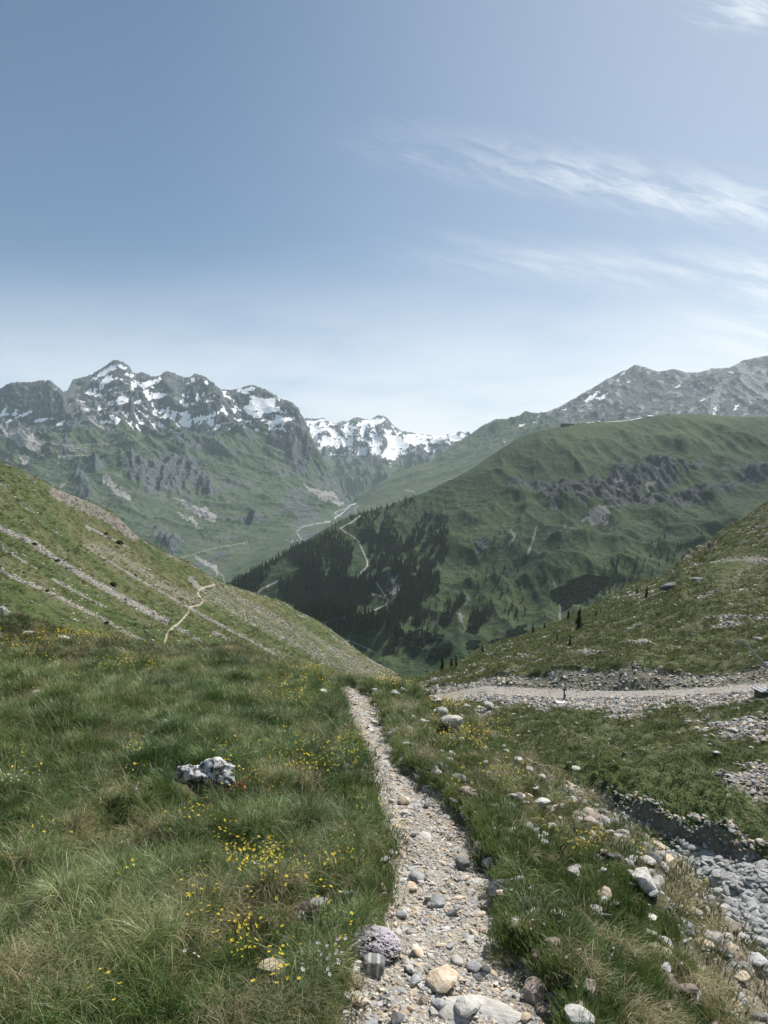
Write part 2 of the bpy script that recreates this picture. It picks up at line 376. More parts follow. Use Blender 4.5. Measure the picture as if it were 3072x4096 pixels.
# --- foreground relief
fg = 1 - sstep(R, 5.0, 6.0)
TRAIL = [(1780, 4300, 470), (1770, 4096, 455), (1790, 3900, 330), (1760, 3750, 235), (1755, 3600, 185), (1750, 3450, 175), (1735, 3330, 160), (1660, 3230, 125), (1590, 3130, 88), (1535, 3050, 72), (1495, 2960, 62), (1462, 2880, 72), (1435, 2800, 62), (1400, 2765, 48), (1385, 2745, 40)]
tp = np.array(TRAIL, float)[::-1]
tcx = np.interp(py, tp[:, 1], tp[:, 0]); thw = np.interp(py, tp[:, 1], tp[:, 2])
wob = perlin(X * 3.1, Y * 3.1, 9) * 0.11 * F / Y * 0.6 + perlin(X * 9, Y * 9, 10) * 0.022 * F / Y
tdist = (np.abs(px - tcx) - thw) / F * Y + wob / F * Y      # metres outside the trail edge
tdist = np.where((R < 5.0) & (py > 2745), tdist, 9.0)
pathm = 1 - sstep(tdist, -0.02, 0.05)
side = np.sign(px - tcx)
hum = fbm(X * 0.9, Y * 0.9, 3, 4) * 0.16 + fbm(X * 3.3, Y * 3.3, 3, 5) * 0.11
hum2 = ridged(X * 1.5 + 5, Y * 1.1, 2, 6) * 0.09
offp = sstep(tdist, 0.0, 0.5)
kz = sstep(Y, 1.6, 2.6)
dz = fg * (hum + hum2 - 0.04) * (0.15 + 0.85 * offp) * kz
bank = np.where(side > 0, 0.13, 0.06) * sstep(tdist, -0.01, 0.07)
dz += fg * bank - fg * 0.03
dz += fg * pathm * (fbm(X * 7, Y * 7, 3, 12) * 0.035)
dz += fg * (1 - pathm) * fbm(X * 14, Y * 14, 3, 13) * 0.022
# --- slopes across the gully
mid = sstep(R, 5.6, 6.6)
dcl = np.clip(Y, 10, 200)
amp = 1 - sstep(R, 15.3, 16.0) * 0.75
left = 1 - sstep(px, 1560, 1700)
tuss = ridged(X * 0.55, Y * 0.38, 3, 21) * 0.55 + fbm(X * 1.7, Y * 1.2, 3, 22) * 0.28
big = fbm(X / 17.0, Y / 17.0, 3, 23) * 1.6
far_k = sstep(R, 8.9, 9.6)
track = sstep(R, 10.6, 11.05) * (1 - sstep(R, 11.95, 12.2)) * (1 - left)
gz = far_k * (tuss * 0.7 + big * sstep(R, 9.6, 10.5)) * (1 - left) * (1 - track) * (1 - sstep(R, 12.0, 12.6) * (1 - sstep(R, 13.0, 13.6)) * .8)
# left scree slope: ribs run down to the right
al = (X * 0.80 + (Y - 120) * -0.35); ac = (X * 0.35 + (Y - 120) * 0.8)
lz = left * far_k * (fbm(ac / 7, al / 40, 3, 31) * 1.3 + fbm(ac * 0.9, al * 0.45, 3, 32) * 0.38 + ridged(ac * 0.5, al * 0.35, 2, 33) * 0.3)
fr = sstep(R, 15.0, 15.9)
lz += left * fr * np.abs(fbm(X * 0.5, Y * 0.5, 3, 35)) * 1.2
crag = sstep(R, 15.2, 15.8) * (1 - sstep(R, 16, 16.4)) * sstep(px, 2600, 2760) * (1 - sstep(px, 2800, 3000))
bz = sstep(R, 6.9, 7.2) * (1 - sstep(R, 8.0, 8.1)) * (1 - left) * fbm(X * 1.1, Y * 1.1, 3, 41) * 0.35
undercut = sstep(R, 12.85, 13.0) * (1 - sstep(R, 13.0, 13.5)) * (1 - left)
gN.Z = gN.Z + dz + amp * (gz + lz) + bz + sstep(R, 7.95, 8.6) * (1 - sstep(R, 9.2, 9.6)) * (1 - left) * (fbm(X * .55, Y * .55, 4, 46) * .75 + fbm(X * 2.3, Y * 2.3, 4, 47) * .42) + undercut * 0.5 * (0.4 + np.abs(perlin(X * .5, Y * .5, 44))) + crag * ridged(X * .12, Y * .12, 3, 45) * 3.0
gN.upd(); py = gN.py

# masks for the slopes (rock, scree, dry)
w1 = perlin(px / 26, py / 26, 51) * 9 + perlin(px / 9, py / 9, 52) * 5
w2 = perlin(px / 26 + 9, py / 26, 53) * 7 + perlin(px / 9, py / 9 + 5, 54) * 4
qx, qy = px + w1, py + w2
rock = np.zeros(px.shape); scree = np.zeros(px.shape); dry = np.zeros(px.shape)
sl = left * sstep(R, 9.5, 10.0)
def streak(pts, wa, wb, s=1.0):
    global scree
    d, t = line_dist(px + w1 * .35, py + w2 * .35, pts)
    wd = wa * (1 - t) + wb * t
    scree = np.maximum(scree, s * sl * (1 - sstep(d, wd * 0.6, wd * 1.15)))
streak(C4([(-30, 455), (0, 470), (200, 560), (340, 660), (500, 760), (700, 870), (900, 980), (1000, 1035)]), 11, 15)
streak(C4([(0, 720), (60, 760), (290, 850), (430, 930), (600, 1010), (780, 1110), (960, 1200)]), 7, 5)
streak(C4([(320, 780), (640, 950)]), 7, 4, .8)
streak(C4([(500, 570), (820, 770), (1130, 945), (1300, 1040), (1600, 1200), (1700, 1262)]), 4, 5)
streak(C4([(520, 460), (690, 545), (780, 590)]), 6, 3, .9)
streak(C4([(1060, 1070), (1220, 1160)]), 8, 4, .8)
streak(C4([(1290, 1100), (1440, 1180)]), 10, 5, .75)
streak(C4([(0, 590), (90, 640), (230, 720)]), 4, 3, .8)
streak(C4([(1150, 780), (1200, 830), (1220, 840)]), 12, 9, .9)
d_, t_ = line_dist(qx, qy, C4([(560, 570), (800, 690), (1000, 830), (1180, 905)]))
dry = np.maximum(dry, sl * (1 - sstep(d_, 10, 42)) * 1.0); scree = np.maximum(scree, sl * .42 * (1 - sstep(d_, 8, 34)))
d_, t_ = line_dist(qx, qy, [(219, 1972), (330, 2020), (430, 2070), (540, 2140)])
rock = np.maximum(rock, sl * .62 * (1 - sstep(d_, 14, 40)))
d_, t_ = line_dist(qx, qy, [(850, 2375), (960, 2430), (1100, 2500), (1300, 2610), (1560, 2715)])
scree = np.maximum(scree, sl * (.40 + .12 * perlin(ac * .3, al * .06, 58)) * (1 - sstep(d_, 30, 75)))
dry = np.maximum(dry, sl * (.30 + 1.1 * fbm(ac / 6, al / 30, 3, 59)))
scree = np.maximum(scree, sl * .42 * sstep(fbm(ac / 2.5, al / 9, 3, 60), .0, .35) * (.5 + .5 * sstep(py, 2500, 2000)))
rock = np.maximum(rock, left * sstep(R, 15.55, 15.9) * sstep(fbm(X * .25, Y * .25, 3, 61), -.05, .25) * .8)
# right side
rt = (1 - left) * far_k
rs = fbm(X * .35, Y * .3, 4, 62); rs2 = fbm(X * .09, Y * .09, 3, 63)
bankm = sstep(R, 11.95, 12.1) * (1 - sstep(R + fbm(X * .6, Y * .6, 2, 64) * .25, 12.9, 13.0)) * (1 - left)
scree = np.maximum(scree, np.maximum(track * .9, bankm * .50))
low = (1 - sstep(R, 10.7, 11.0))
scree = np.maximum(scree, rt * low * sstep(rs2 + rs * .6 + sstep(px, 2600, 3100) * .34 + sstep(R, 10.5, 10.9) * .18, .12, .5) * .72)
scree = np.maximum(scree, rt * (1 - low) * (1 - bankm) * sstep(rs + rs2 * .8, .22, .55) * .6)
dry = np.maximum(dry, rt * (.35 + .8 * rs2 + (1 - low) * .15))
Rc = R + fbm(X * .8, Y * .8, 3, 48) * .9 * sstep(R, 7.3, 7.9)
creek = sstep(R, 6.6, 7.05) * (1 - sstep(Rc, 7.97, 8.03)) * (R < 8.5) * (1 - left)
bankc = sstep(R, 7.95, 8.05) * (1 - sstep(R, 8.9, 9.1)) * (1 - left)
rock = np.maximum(rock, crag * .9)
rock = np.maximum(rock, sstep(R, 7.95, 8.0) * (1 - sstep(R, 8.75, 8.95)) * (1 - left) * 1.0)
up = sstep(R, 14.9, 15.1) * (1 - sstep(R, 15.02, 15.2)) * sstep(px, 2730, 2780)
scree = np.maximum(scree, up * .7)
mk = np.stack([np.maximum(rock, 0), np.maximum(scree, 0), np.zeros(px.shape), np.clip(dry, 0, 1)], -1)
mkN = {'mk': ('FLOAT_COLOR', mk)}

cellR = c2(R); cpx = c2(px); cleft = c2(left)
is_fg = cellR < 5.6
is_path = is_fg & (c2(pathm) > 0.5)
is_track = (cellR > 11.0) & (cellR < 11.97) & (cpx > 1650)
is_creek = (c2(creek) > 0.5)
d_, t_ = line_dist(px, py, [(855, 2340), (800, 2355), (789, 2377), (812, 2405), (797, 2420), (756, 2429), (753, 2446), (733, 2476), (690, 2513), (670, 2528), (660, 2562), (656, 2605)])
is_foot = c2((d_ < 3.4) & (left > .5) & (R > 10)) & ~is_fg
rest = ~(is_fg | is_path | is_track | is_creek | is_foot)

pal_n = dict(g1=(.044, .074, .022, 1), g2=(.075, .102, .034, 1), g3=(.112, .125, .052, 1), dry=(.165, .15, .085, 1), r1=(.16, .145, .125, 1), r2=(.27, .25, .22, 1), s1=(.155, .142, .12, 1), s2=(.36, .34, .31, 1))
m_slope = terrain_mat('alpine_slope', pal_n, 0.55, 0.25, .8)

m_soil, b = new_mat('soil'); g_ = b.n('ShaderNodeNewGeometry'); P = g_.outputs['Position']
na = b.noise(P, 2.2, 4, .6); nb = b.noise(P, 45, 4, .7); nc = b.noise(P, 220, 2, .6)
c = b.mix(b.ramp(na, .35, .65), (.05, .07, .022, 1), (.09, .08, .04, 1)); c = b.mix(b.ramp(nb, .5, .72), c, (.14, .125, .07, 1))
ea = b.n('ShaderNodeAttribute', attribute_name='ed'); c = b.mix(b.m('MULTIPLY', ea.outputs['Fac'], b.ramp(na, .30, .55)), c, b.mix(b.ramp(nb, .4, .6), (.19, .155, .115, 1), (.34, .30, .24, 1)))
finish(b, c, .95, .1, b.m('ADD', nb, b.m('MULTIPLY', nc, .4)), .02, .8)
m_path, b = new_mat('trodden_gravel'); g_ = b.n('ShaderNodeNewGeometry'); P = g_.outputs['Position']
na = b.noise(P, 3.0, 4, .6); nb = b.noise(P, 60, 5, .75); vo = b.n('ShaderNodeTexVoronoi', i_Vector=P, i_Scale=75.0)
c = b.mix(b.ramp(na, .35, .65), (.33, .29, .235, 1), (.45, .41, .345, 1)); c = b.mix(b.ramp(nb, .35, .7), b.mix(.45, c, (.14, .105, .075, 1)), c)
c = b.mix(b.ramp(b.noise(P, 130, 2), .56, .68), c, (.52, .49, .44, 1))
finish(b, c, .95, .15, b.m('SUBTRACT', b.m('MULTIPLY', nb, .8), vo.outputs['Distance']), .014, .9)
m_track, b = new_mat('gravel_track'); g_ = b.n('ShaderNodeNewGeometry'); P = g_.outputs['Position']
na = b.noise(P, .5, 4, .6); nb = b.noise(P, 6, 5, .75)
c = b.mix(b.ramp(nb, .35, .68), (.24, .22, .19, 1), (.46, .43, .39, 1)); c = b.mix(b.ramp(na, .62, .7), c, (.10, .12, .05, 1))
finish(b, c, .95, .15, nb, .15, .8)
m_foot = simple('footpath_dirt', (.36, .32, .25), .95, 3, .25, .4, .05)
m_creek = simple('creek_gravel', (.20, .195, .18), .9, 9, .4, .9, .08)

cell_mesh(gN, 'ground', m_soil, is_fg & ~is_path, {'ed': ('FLOAT', sstep(X, 1.2, 1.8) * (px > 1500))})
cell_mesh(gN, 'path', m_path, is_path)
cell_mesh(gN, 'hillside', m_slope, rest, mkN)
cell_mesh(gN, 'gravel_track', m_track, is_track)
cell_mesh(gN, 'footpath', m_foot, is_foot)
cell_mesh(gN, 'creek_bed', m_creek, is_creek)
near_sky = gN.py[gN.R[:, 0] < 16.5].min(axis=0)      # skyline of the near ground, per column

# ------------------------------------------------------------------ middle hill with the forest
PXM = cols(3.5, -1500, 4600, 20)
def resamp(r): return (np.interp(PXM, PXN, r[0]), np.interp(PXM, PXN, r[1]))
DR = [(-1500, 2420, 2400), (850, 2385, 2150), (929, 2350, 2150), (1000, 2302, 2200), (1181, 2190, 2300), (1338, 2096, 2450), (1434, 2055), (1530, 2033, 2600), (1603, 2004), (1705, 1968, 2750), (1790, 1926), (1874, 1883, 2850), (2015, 1790, 2950), (2091, 1747), (2229, 1709, 3100), (2337, 1692), (2567, 1672, 3100), (2643, 1661), (2781, 1657, 3050), (2950, 1667), (3072, 1666, 3000), (4600, 1700, 3000)]
Mr = [
 [(-1500, 2900, 800), (1640, 2985, 800), (4600, 2900, 800)],
 [(-1500, 2700, 1100), (1000, 2650, 1200), (1650, 2712, 1150), (2300, 2690, 1150), (3072, 2650, 1150), (4600, 2600, 1150)],
 [(-1500, 2500, 1600), (1000, 2520, 1500), (1300, 2520, 1450), (1650, 2560, 1400), (2300, 2450, 1450), (3072, 2350, 1500), (4600, 2300, 1500)],
 [(-1500, 2450, 2000), (1000, 2420, 1800), (1300, 2360, 1750), (1650, 2380, 1700), (2300, 2230, 1800), (3072, 2130, 1900), (4600, 2050, 1900)],
 [(-1500, 2440, 2200), (1000, 2350, 2000), (1300, 2240, 2050), (1650, 2180, 2100), (2300, 2030, 2200), (3072, 1950, 2300), (4600, 1900, 2300)],
 [(-1500, 2430, 2300), (1000, 2320, 2100), (1300, 2160, 2280), (1650, 2060, 2450), (2300, 1850, 2600), (3072, 1800, 2650), (4600, 1780, 2650)],
 DR,
 [(-1500, 2450, 2800), (850, 2400, 2500), (1000, 2345, 2500), (1180, 2235, 2900), (1400, 2130, 3300), (1600, 2080, 4200), (1900, 2000, 4600), (2300, 1800, 5000), (3072, 1760, 5000), (4600, 1760, 5000)],
]
rowsM = [resamp(rowsN[-1])] + [row(p, PXM) for p in Mr]
gM = loft(PXM, rowsM, [6, 14, 110, 110, 100, 90, 80, 12])
X, Y, R = gM.X, gM.D, gM.R; px, py = gM.px, gM.py
k = sstep(R, 1.6, 2.6); top = 1 - sstep(R, 6.2, 7.0)
s_ = (X * .45 + Y * .35); t_ = (X * .6 - Y * .75)
crk = np.zeros(px.shape)
def blob(pts, soft):
    m = poly_mask(px + perlin(px / 45, py / 45, 71) * 22 + perlin(px / 12, py / 12, 72) * 8, py + perlin(px / 45 + 5, py / 45, 73) * 18 + perlin(px / 12, py / 12, 74) * 8, pts); return m.astype(float)
cr = blob(C3([(270, 780), (350, 760), (480, 745), (560, 760), (640, 730), (780, 740), (860, 700), (900, 650), (1000, 690), (1060, 640), (1200, 660), (1300, 650), (1330, 690), (1200, 700), (1130, 760), (1000, 750), (1000, 820), (1180, 790), (1300, 760), (1460, 740), (1659, 700), (1659, 740), (1500, 770), (1460, 800), (1250, 830), (1180, 870), (1080, 850), (1000, 900), (940, 830), (900, 920), (830, 910), (800, 870), (700, 900), (620, 830), (530, 910), (500, 880), (460, 820), (330, 800)]), 1)
cr = np.maximum(cr, blob(C3([(1420, 680), (1659, 700), (1659, 720), (1430, 700)]), 1))
cr = np.maximum(cr, blob(C5([(1000, 400), (930, 390), (880, 440), (940, 470), (980, 420)]), 1))
cr = np.maximum(cr, blob(C5([(1390, 160), (1450, 150), (1470, 210), (1400, 230)]), 1) * .8)
# cliffs: steepen by pushing the ground up along broken ribs
rib = ridged(s_ / 95, t_ / 240, 4, 75)
gul = ridged(X / 120 + 3, (Y + X * .4) / 420, 3, 76)
crag_f = ridged(s_ / 75, t_ / 130, 4, 77)
terr = np.zeros(px.shape)
for tl in [[(1290, 517), (1460, 517)], [(1270, 537), (1500, 533)], [(1240, 572), (1560, 568)], [(1180, 602), (1490, 600)], [(1130, 634), (1580, 630)], [(1150, 656), (1570, 652)], [(1160, 664), (1390, 662)], [(1200, 692), (1560, 688)], [(1100, 715), (1300, 712)]]:
    d_, t2 = line_dist(px + perlin(px / 30, py / 30, 8) * 3, py + perlin(px / 20, py / 20, 9) * 2.5, C2(tl)); terr = np.maximum(terr, np.exp(-(d_ / 2.6) ** 2))
rib = ridged(s_ / 210, t_ / 700, 3, 75)
dz = k * top * (rib * (46 + 34 * (1 - sstep(R, 3.6, 5.0))) + gul * 22 - 32 + fbm(X / 420, Y / 420, 3, 78) * 50 * top) + k * (0.15 + .85 * top) * (fbm(X / 22, Y / 30, 4, 79) * 3.6 + ridged(X / 60, Y / 80, 3, 82) * 4.5)
cs_ = blur(cr, 7, 6)
crag2 = ridged(X / 42 + Y / 160, Y / 150, 4, 77, .55)
dz += cs_ * k * (crag_f * 34 + crag2 * 22 + fbm(X / 16, Y / 26, 4, 84) * 7 + 2) + terr * 3.5
dz += k * np.maximum(0, fbm(X / 14, Y / 14, 2, 83)) * 3.0
gM.Z = gM.Z + dz; gM.upd(); py = gM.py

road_pts = [C5([(745, 20), (700, 55), (635, 90), (660, 110), (690, 125), (735, 160), (755, 205), (785, 270), (785, 300), (760, 325), (738, 345), (735, 362)]),
            C5([(835, 395), (860, 430), (885, 465), (902, 488), (890, 512), (850, 530), (780, 555), (700, 575), (620, 595), (540, 617)]),
            C5([(800, 452), (850, 462), (885, 478), (902, 490)]),
            C5([(290, 382), (240, 405), (200, 425), (172, 455), (225, 468)]),
            C5([(640, 702), (700, 718), (760, 745), (830, 780)]),
            C3([(0, 742), (50, 715), (95, 692)]), C5([(1020, 903), (1075, 905)])]
road = np.zeros(px.shape)
for i, rp in enumerate(road_pts):
    d_, t2 = line_dist(px, py, rp); wd = [2.9, 2.7, 1.7, 3.8, 1.7, 1.8, 1.8][i]
    road = np.maximum(road, (d_ < wd).astype(float))
scr = np.zeros(px.shape)
for pl in [C5([(1275, 570), (1300, 530), (1330, 640), (1340, 680), (1310, 620)]), C5([(1330, 460), (1345, 470), (1330, 520), (1320, 500)]),
           C3([(860, 690), (920, 680), (900, 760), (880, 800), (850, 740)]), C3([(1040, 760), (1090, 700), (1070, 760), (1020, 830)]), C3([(720, 900), (800, 860), (840, 920), (780, 978), (700, 960)]),
           C5([(940, 400), (975, 380), (965, 440), (930, 460), (920, 430)]), C5([(1590, 90), (1610, 100), (1570, 210), (1560, 200)])]:
    scr = np.maximum(scr, blob(pl, 1) * .75)
for ln in [[(2215, 2330), (2232, 2380), (2240, 2430), (2238, 2500)], [(2145, 2110), (2125, 2180), (2110, 2220)]]:
    d_, t2 = line_dist(px + perlin(px / 8, py / 8, 5) * 4, py, ln); scr = np.maximum(scr, (d_ < 4.5) * .9)
talus = sstep(fbm(X / 60, Y / 90, 4, 85) + cr * .25 + np.exp(-((px - 2350) / 420) ** 2 - ((py - 2060) / 190) ** 2) * .55, .32, .62)
scr = np.maximum(scr, talus * .36 * sstep(py, 1780, 1860)); scr = np.maximum(scr, .5 * sstep(fbm((px + (py - 2000) * .35) / 16, py / 110, 3, 90), .22, .42) * np.exp(-((px - 2300) / 480) ** 2 - ((py - 2120) / 110) ** 2))
rk = np.maximum(cr * 1.0, sstep(fbm(X / 45 + 4, Y / 80, 4, 86) + .2 * sstep(np.abs(fbm(X / 200, Y / 200, 2, 87)), .2, .6), .40, .55) * .6)
dr = .25 + .9 * fbm(X / 240, Y / 240, 3, 88) + .35 * (1 - sstep(py, 1700, 1850))
scr = np.where(road > .5, 0, scr)
mkM = {'mk': ('FLOAT_COLOR', np.stack([rk, scr, np.zeros(px.shape), np.clip(dr, 0, 1)], -1))}
pal_m = dict(g1=(.014, .032, .014, 1), g2=(.024, .050, .019, 1), g3=(.044, .070, .027, 1), dry=(.080, .105, .036, 1), r1=(.030, .040, .040, 1), r2=(.078, .092, .086, 1), s1=(.11, .112, .105, 1), s2=(.23, .225, .21, 1))
m_mid = terrain_mat('mountain_pasture', pal_m, 14.0, 6.0, .8)
m_road = simple('dirt_road', (.27, .26, .23), .95, .3, .15, .1, .3)
is_road = c2(road) > .5
cell_mesh(gM, 'mountain_side', m_mid, ~is_road, mkM)
cell_mesh(gM, 'mountain_road', m_road, is_road)
mid_sky = np.minimum(gM.py.min(axis=0), np.interp(PXM, PXN, near_sky))

# ------------------------------------------------------------------ far valley and massifs
PXF = cols(3.2, -900, 4000, 20)
resf = lambda r: (np.interp(PXF, PXM, r[0]), np.interp(PXF, PXM, r[1]))
RID = C1([(0, 300), (60, 270), (130, 270), (180, 275), (250, 270), (300, 265), (340, 290), (385, 325), (405, 325), (420, 290), (450, 265), (550, 235), (600, 205), (650, 170), (680, 155), (715, 150), (750, 165), (785, 190), (795, 215), (820, 232), (850, 222), (890, 232), (915, 250), (960, 235), (1000, 208), (1020, 205), (1060, 220), (1110, 242), (1150, 235), (1180, 220), (1220, 230), (1260, 255), (1300, 290), (1340, 315), (1400, 320), (1450, 315), (1500, 292), (1530, 292), (1590, 315), (1655, 348)]) + \
      [(1121, 1600), (1163, 1606), (1193, 1630), (1211, 1666), (1241, 1715), (1259, 1765), (1300, 1850), (1340, 1925), (1375, 1985), (1410, 2012), (1430, 1985), (1524, 1925), (1590, 1889), (1723, 1841), (1800, 1791), (1877, 1737), (1938, 1695)] + \
      C3([(240, 425), (330, 428), (400, 420), (500, 400), (560, 370), (700, 290), (860, 205), (920, 175), (965, 145), (1000, 155), (1090, 190), (1130, 185), (1170, 175), (1220, 185), (1300, 182), (1370, 160), (1460, 155), (1530, 115), (1659, 92)]) + [(3600, 1380), (4000, 1500)]
rd = [(-900, 6300), (0, 6300), (255, 6300), (300, 7500), (700, 7400), (1100, 7100), (1211, 6900), (1340, 6500), (1410, 6300), (1524, 6500), (1723, 7000), (2000, 7200), (2540, 7800), (3072, 7600), (4000, 7600)]
RIDr = (np.interp(PXF, [q[0] for q in rd], [q[1] for q in rd]), None)
ridpy = np.interp(PXF, [-900] + [q[0] for q in RID], [1600] + [q[1] for q in RID])
ridrow = (RIDr[0], EYE - (ridpy - 2048) / F * RIDr[0])
Kr = [
 [(-900, 2300, 3500), (0, 2250, 3500), (850, 2300, 3200), (950, 2285, 3150), (1180, 2130, 4000), (1300, 2085, 4600), (1400, 2040, 5400), (1500, 2020, 5300), (1700, 1960, 5250), (1900, 1900, 5300), (2300, 1780, 5500), (3072, 1740, 5600), (4000, 1740, 5600)],
 [(-900, 1950, 4300), (0, 2000, 4300), (500, 2080, 4100), (850, 2150, 4000), (1100, 2085, 4500), (1300, 2040, 5000), (1400, 2028, 5600), (1500, 2000, 5500), (1700, 1930, 5700), (1900, 1850, 5900), (2300, 1740, 6000), (3072, 1700, 6000), (4000, 1700, 6000)],
 [(-900, 1800, 5200), (0, 1800, 5200), (500, 1870, 5000), (850, 1960, 5000), (1100, 1960, 5300), (1250, 1990, 5500), (1350, 2005, 5700), (1405, 2020, 5800), (1500, 1965, 5800), (1700, 1885, 6200), (1900, 1800, 6400), (2300, 1690, 6500), (3072, 1640, 6500), (4000, 1640, 6500)],
 [(-900, 1690, 6000), (0, 1680, 6000), (240, 1690, 6000), (450, 1700, 6200), (600, 1720, 6200), (850, 1730, 6300), (1100, 1760, 6400), (1230, 1850, 6300), (1340, 1960, 6200), (1410, 2016, 6100), (1524, 1940, 6300), (1723, 1860, 6600), (1900, 1765, 6800), (2200, 1655, 7000), (2500, 1560, 7200), (2800, 1560, 7100), (3072, 1540, 7000), (4000, 1560, 7000)],
]
Ar = [
 [(-900, 1750, 9500), (0, 1750, 9500), (1000, 1800, 9000), (1210, 1960, 8600), (1410, 2060, 8000), (1600, 1990, 8500), (1900, 1850, 9000), (3072, 1750, 9500), (4000, 1750, 9500)],
 [(-900, 1740, 9800), (1000, 1900, 9100), (1259, 1900, 9000), (1340, 1960, 8800), (1410, 2000, 8500), (1500, 1945, 8800), (1600, 1885, 9200), (1800, 1800, 9800), (2000, 1790, 10000), (4000, 1740, 10000)],
 [(-900, 1735, 10100), (1100, 1790, 10000), (1259, 1790, 10000), (1400, 1855, 9800), (1550, 1830, 10000), (1700, 1805, 10300), (1850, 1770, 10500), (4000, 1735, 10500)],
]
AR = [(-900, 1730), (1000, 1740), (1180, 1690)] + C2([(370, 120), (420, 130), (500, 122), (540, 155), (575, 158), (610, 140), (650, 150), (690, 120), (740, 120), (760, 128), (800, 120), (850, 100), (890, 110), (915, 125), (950, 165), (1000, 200), (1050, 220), (1110, 210), (1170, 228), (1240, 240), (1330, 235), (1390, 212), (1430, 222), (1460, 240)]) + [(1960, 1790), (2300, 1800), (4000, 1730)]
apy = np.interp(PXF, [q[0] for q in AR], [q[1] for q in AR]); ad = np.full(PXF.shape, 11200.0)
rowsF = [resf(rowsM[-1])] + [row(p, PXF) for p in Kr] + [ridrow] + [row(p, PXF) for p in Ar] + [(ad, EYE - (apy - 2048) / F * ad), (ad + 1800, np.full(PXF.shape, -300.0))]
gF = loft(PXF, rowsF, [30, 70, 120, 120, 110, 8, 30, 50, 80, 6])
X, Y, R = gF.X, gF.D, gF.R; px, py = gF.px, gF.py; Z0 = gF.Z.copy()
rise = sstep(R, 1.0, 2.2) * (1 - sstep(R, 5.0, 5.3))
ta = 1 - sstep(R, 4.2, 5.0) * .86
isC = sstep(px, 1400, 1480)
sB = (Y * .8 + X * .25); tB = X - Y * .2
hk = sstep(Z0, -50, 900)
r1 = ridged(sB / 620, tB / 1500, 5, 101); r2 = ridged(sB / 210, tB / 520, 4, 102); r3 = ridged(X / 90, Y / 120, 3, 103)
dB = (r1 * 250 + r2 * 85 - 150) * (.35 + .65 * hk) + r3 * 30 * (.12 + .88 * sstep(Z0, 250, 900)) + fbm(X / 30, Y / 40, 3, 108) * 8
sC = (Y * .7 - X * .3); 
dC = (ridged(sC / 620, X / 1600, 4, 104, .4) * 180 + ridged(X / 240, Y / 420, 3, 105) * 45 * hk - 100 + r3 * 12 * hk) * (.35 + .65 * hk)
dA = (ridged(X / 420, Y / 700, 5, 106) * 260 + r3 * 40 - 130) * sstep(R, 6, 6.6) * (1 - sstep(R, 8.3, 9.0) * .9)
crB = np.zeros(px.shape)
for pl in [C1([(455, 735), (560, 710), (630, 780), (610, 835), (490, 800)]), C1([(740, 740), (820, 735), (900, 780), (1000, 755), (1100, 820), (1150, 900), (1060, 930), (900, 905), (820, 880), (760, 820)]),
           C1([(950, 700), (1100, 700), (1200, 715), (1300, 850), (1350, 900), (1250, 930), (1150, 860), (1050, 770)]), C1([(1000, 540), (1090, 590), (1120, 640), (1200, 650), (1230, 670), (1120, 680), (1040, 630)]),
           C4([(910, 435), (1000, 470), (1150, 560), (1050, 630), (960, 570), (900, 500)]), C4([(430, 120), (560, 240), (540, 290), (460, 290)]),
           C1([(215, 400), (300, 330), (400, 330), (470, 370), (480, 440), (430, 480), (330, 490), (230, 480)]), C1([(440, 500), (500, 450), (560, 520), (480, 560)]), C1([(1120, 240), (1250, 250), (1370, 370), (1390, 440), (1250, 470), (1130, 380)]),
           C1([(690, 440), (800, 400), (920, 470), (930, 520), (760, 510)]), C2([(100, 200), (300, 150), (400, 260), (440, 380), (330, 520), (270, 380), (150, 260)]), C3([(950, 270), (1010, 210), (1090, 215), (1080, 280), (990, 330)]),
           C3([(545, 390), (650, 370), (680, 400), (620, 410)]), C5([(0, 0), (130, 0), (250, 40), (200, 60), (60, 40)])]:
    crB = np.maximum(crB, blob(pl, 1))
dB += blur(crB, 7, 6) * (ridged(X / 170 + Y / 900, Y / 420, 5, 109, .6) * 105 + fbm(X / 45, Y / 90, 4, 114) * 26 + 10)
d_all = rise * ta * (dB * (1 - isC) + dC * isC) + dA
sil = sstep(R, 4.5, 5.0) * (1 - sstep(R, 5, 5.2)); 
d_all += sil * (perlin(px / 11, R, 110) * 14 + perlin(px / 4.5, R, 111) * 9) * (.4 + .6 * (1 - isC)) + sstep(R, 8.7, 9) * perlin(px / 6, R, 112) * 14
vf = (1 - sstep(R, 1.0, 1.6)); d_all += vf * sstep(R, .2, .5) * fbm(X / 120, Y / 160, 4, 113) * 16
gF.Z = Z0 + d_all; gF.upd(); py = gF.py; Zc = gF.Z

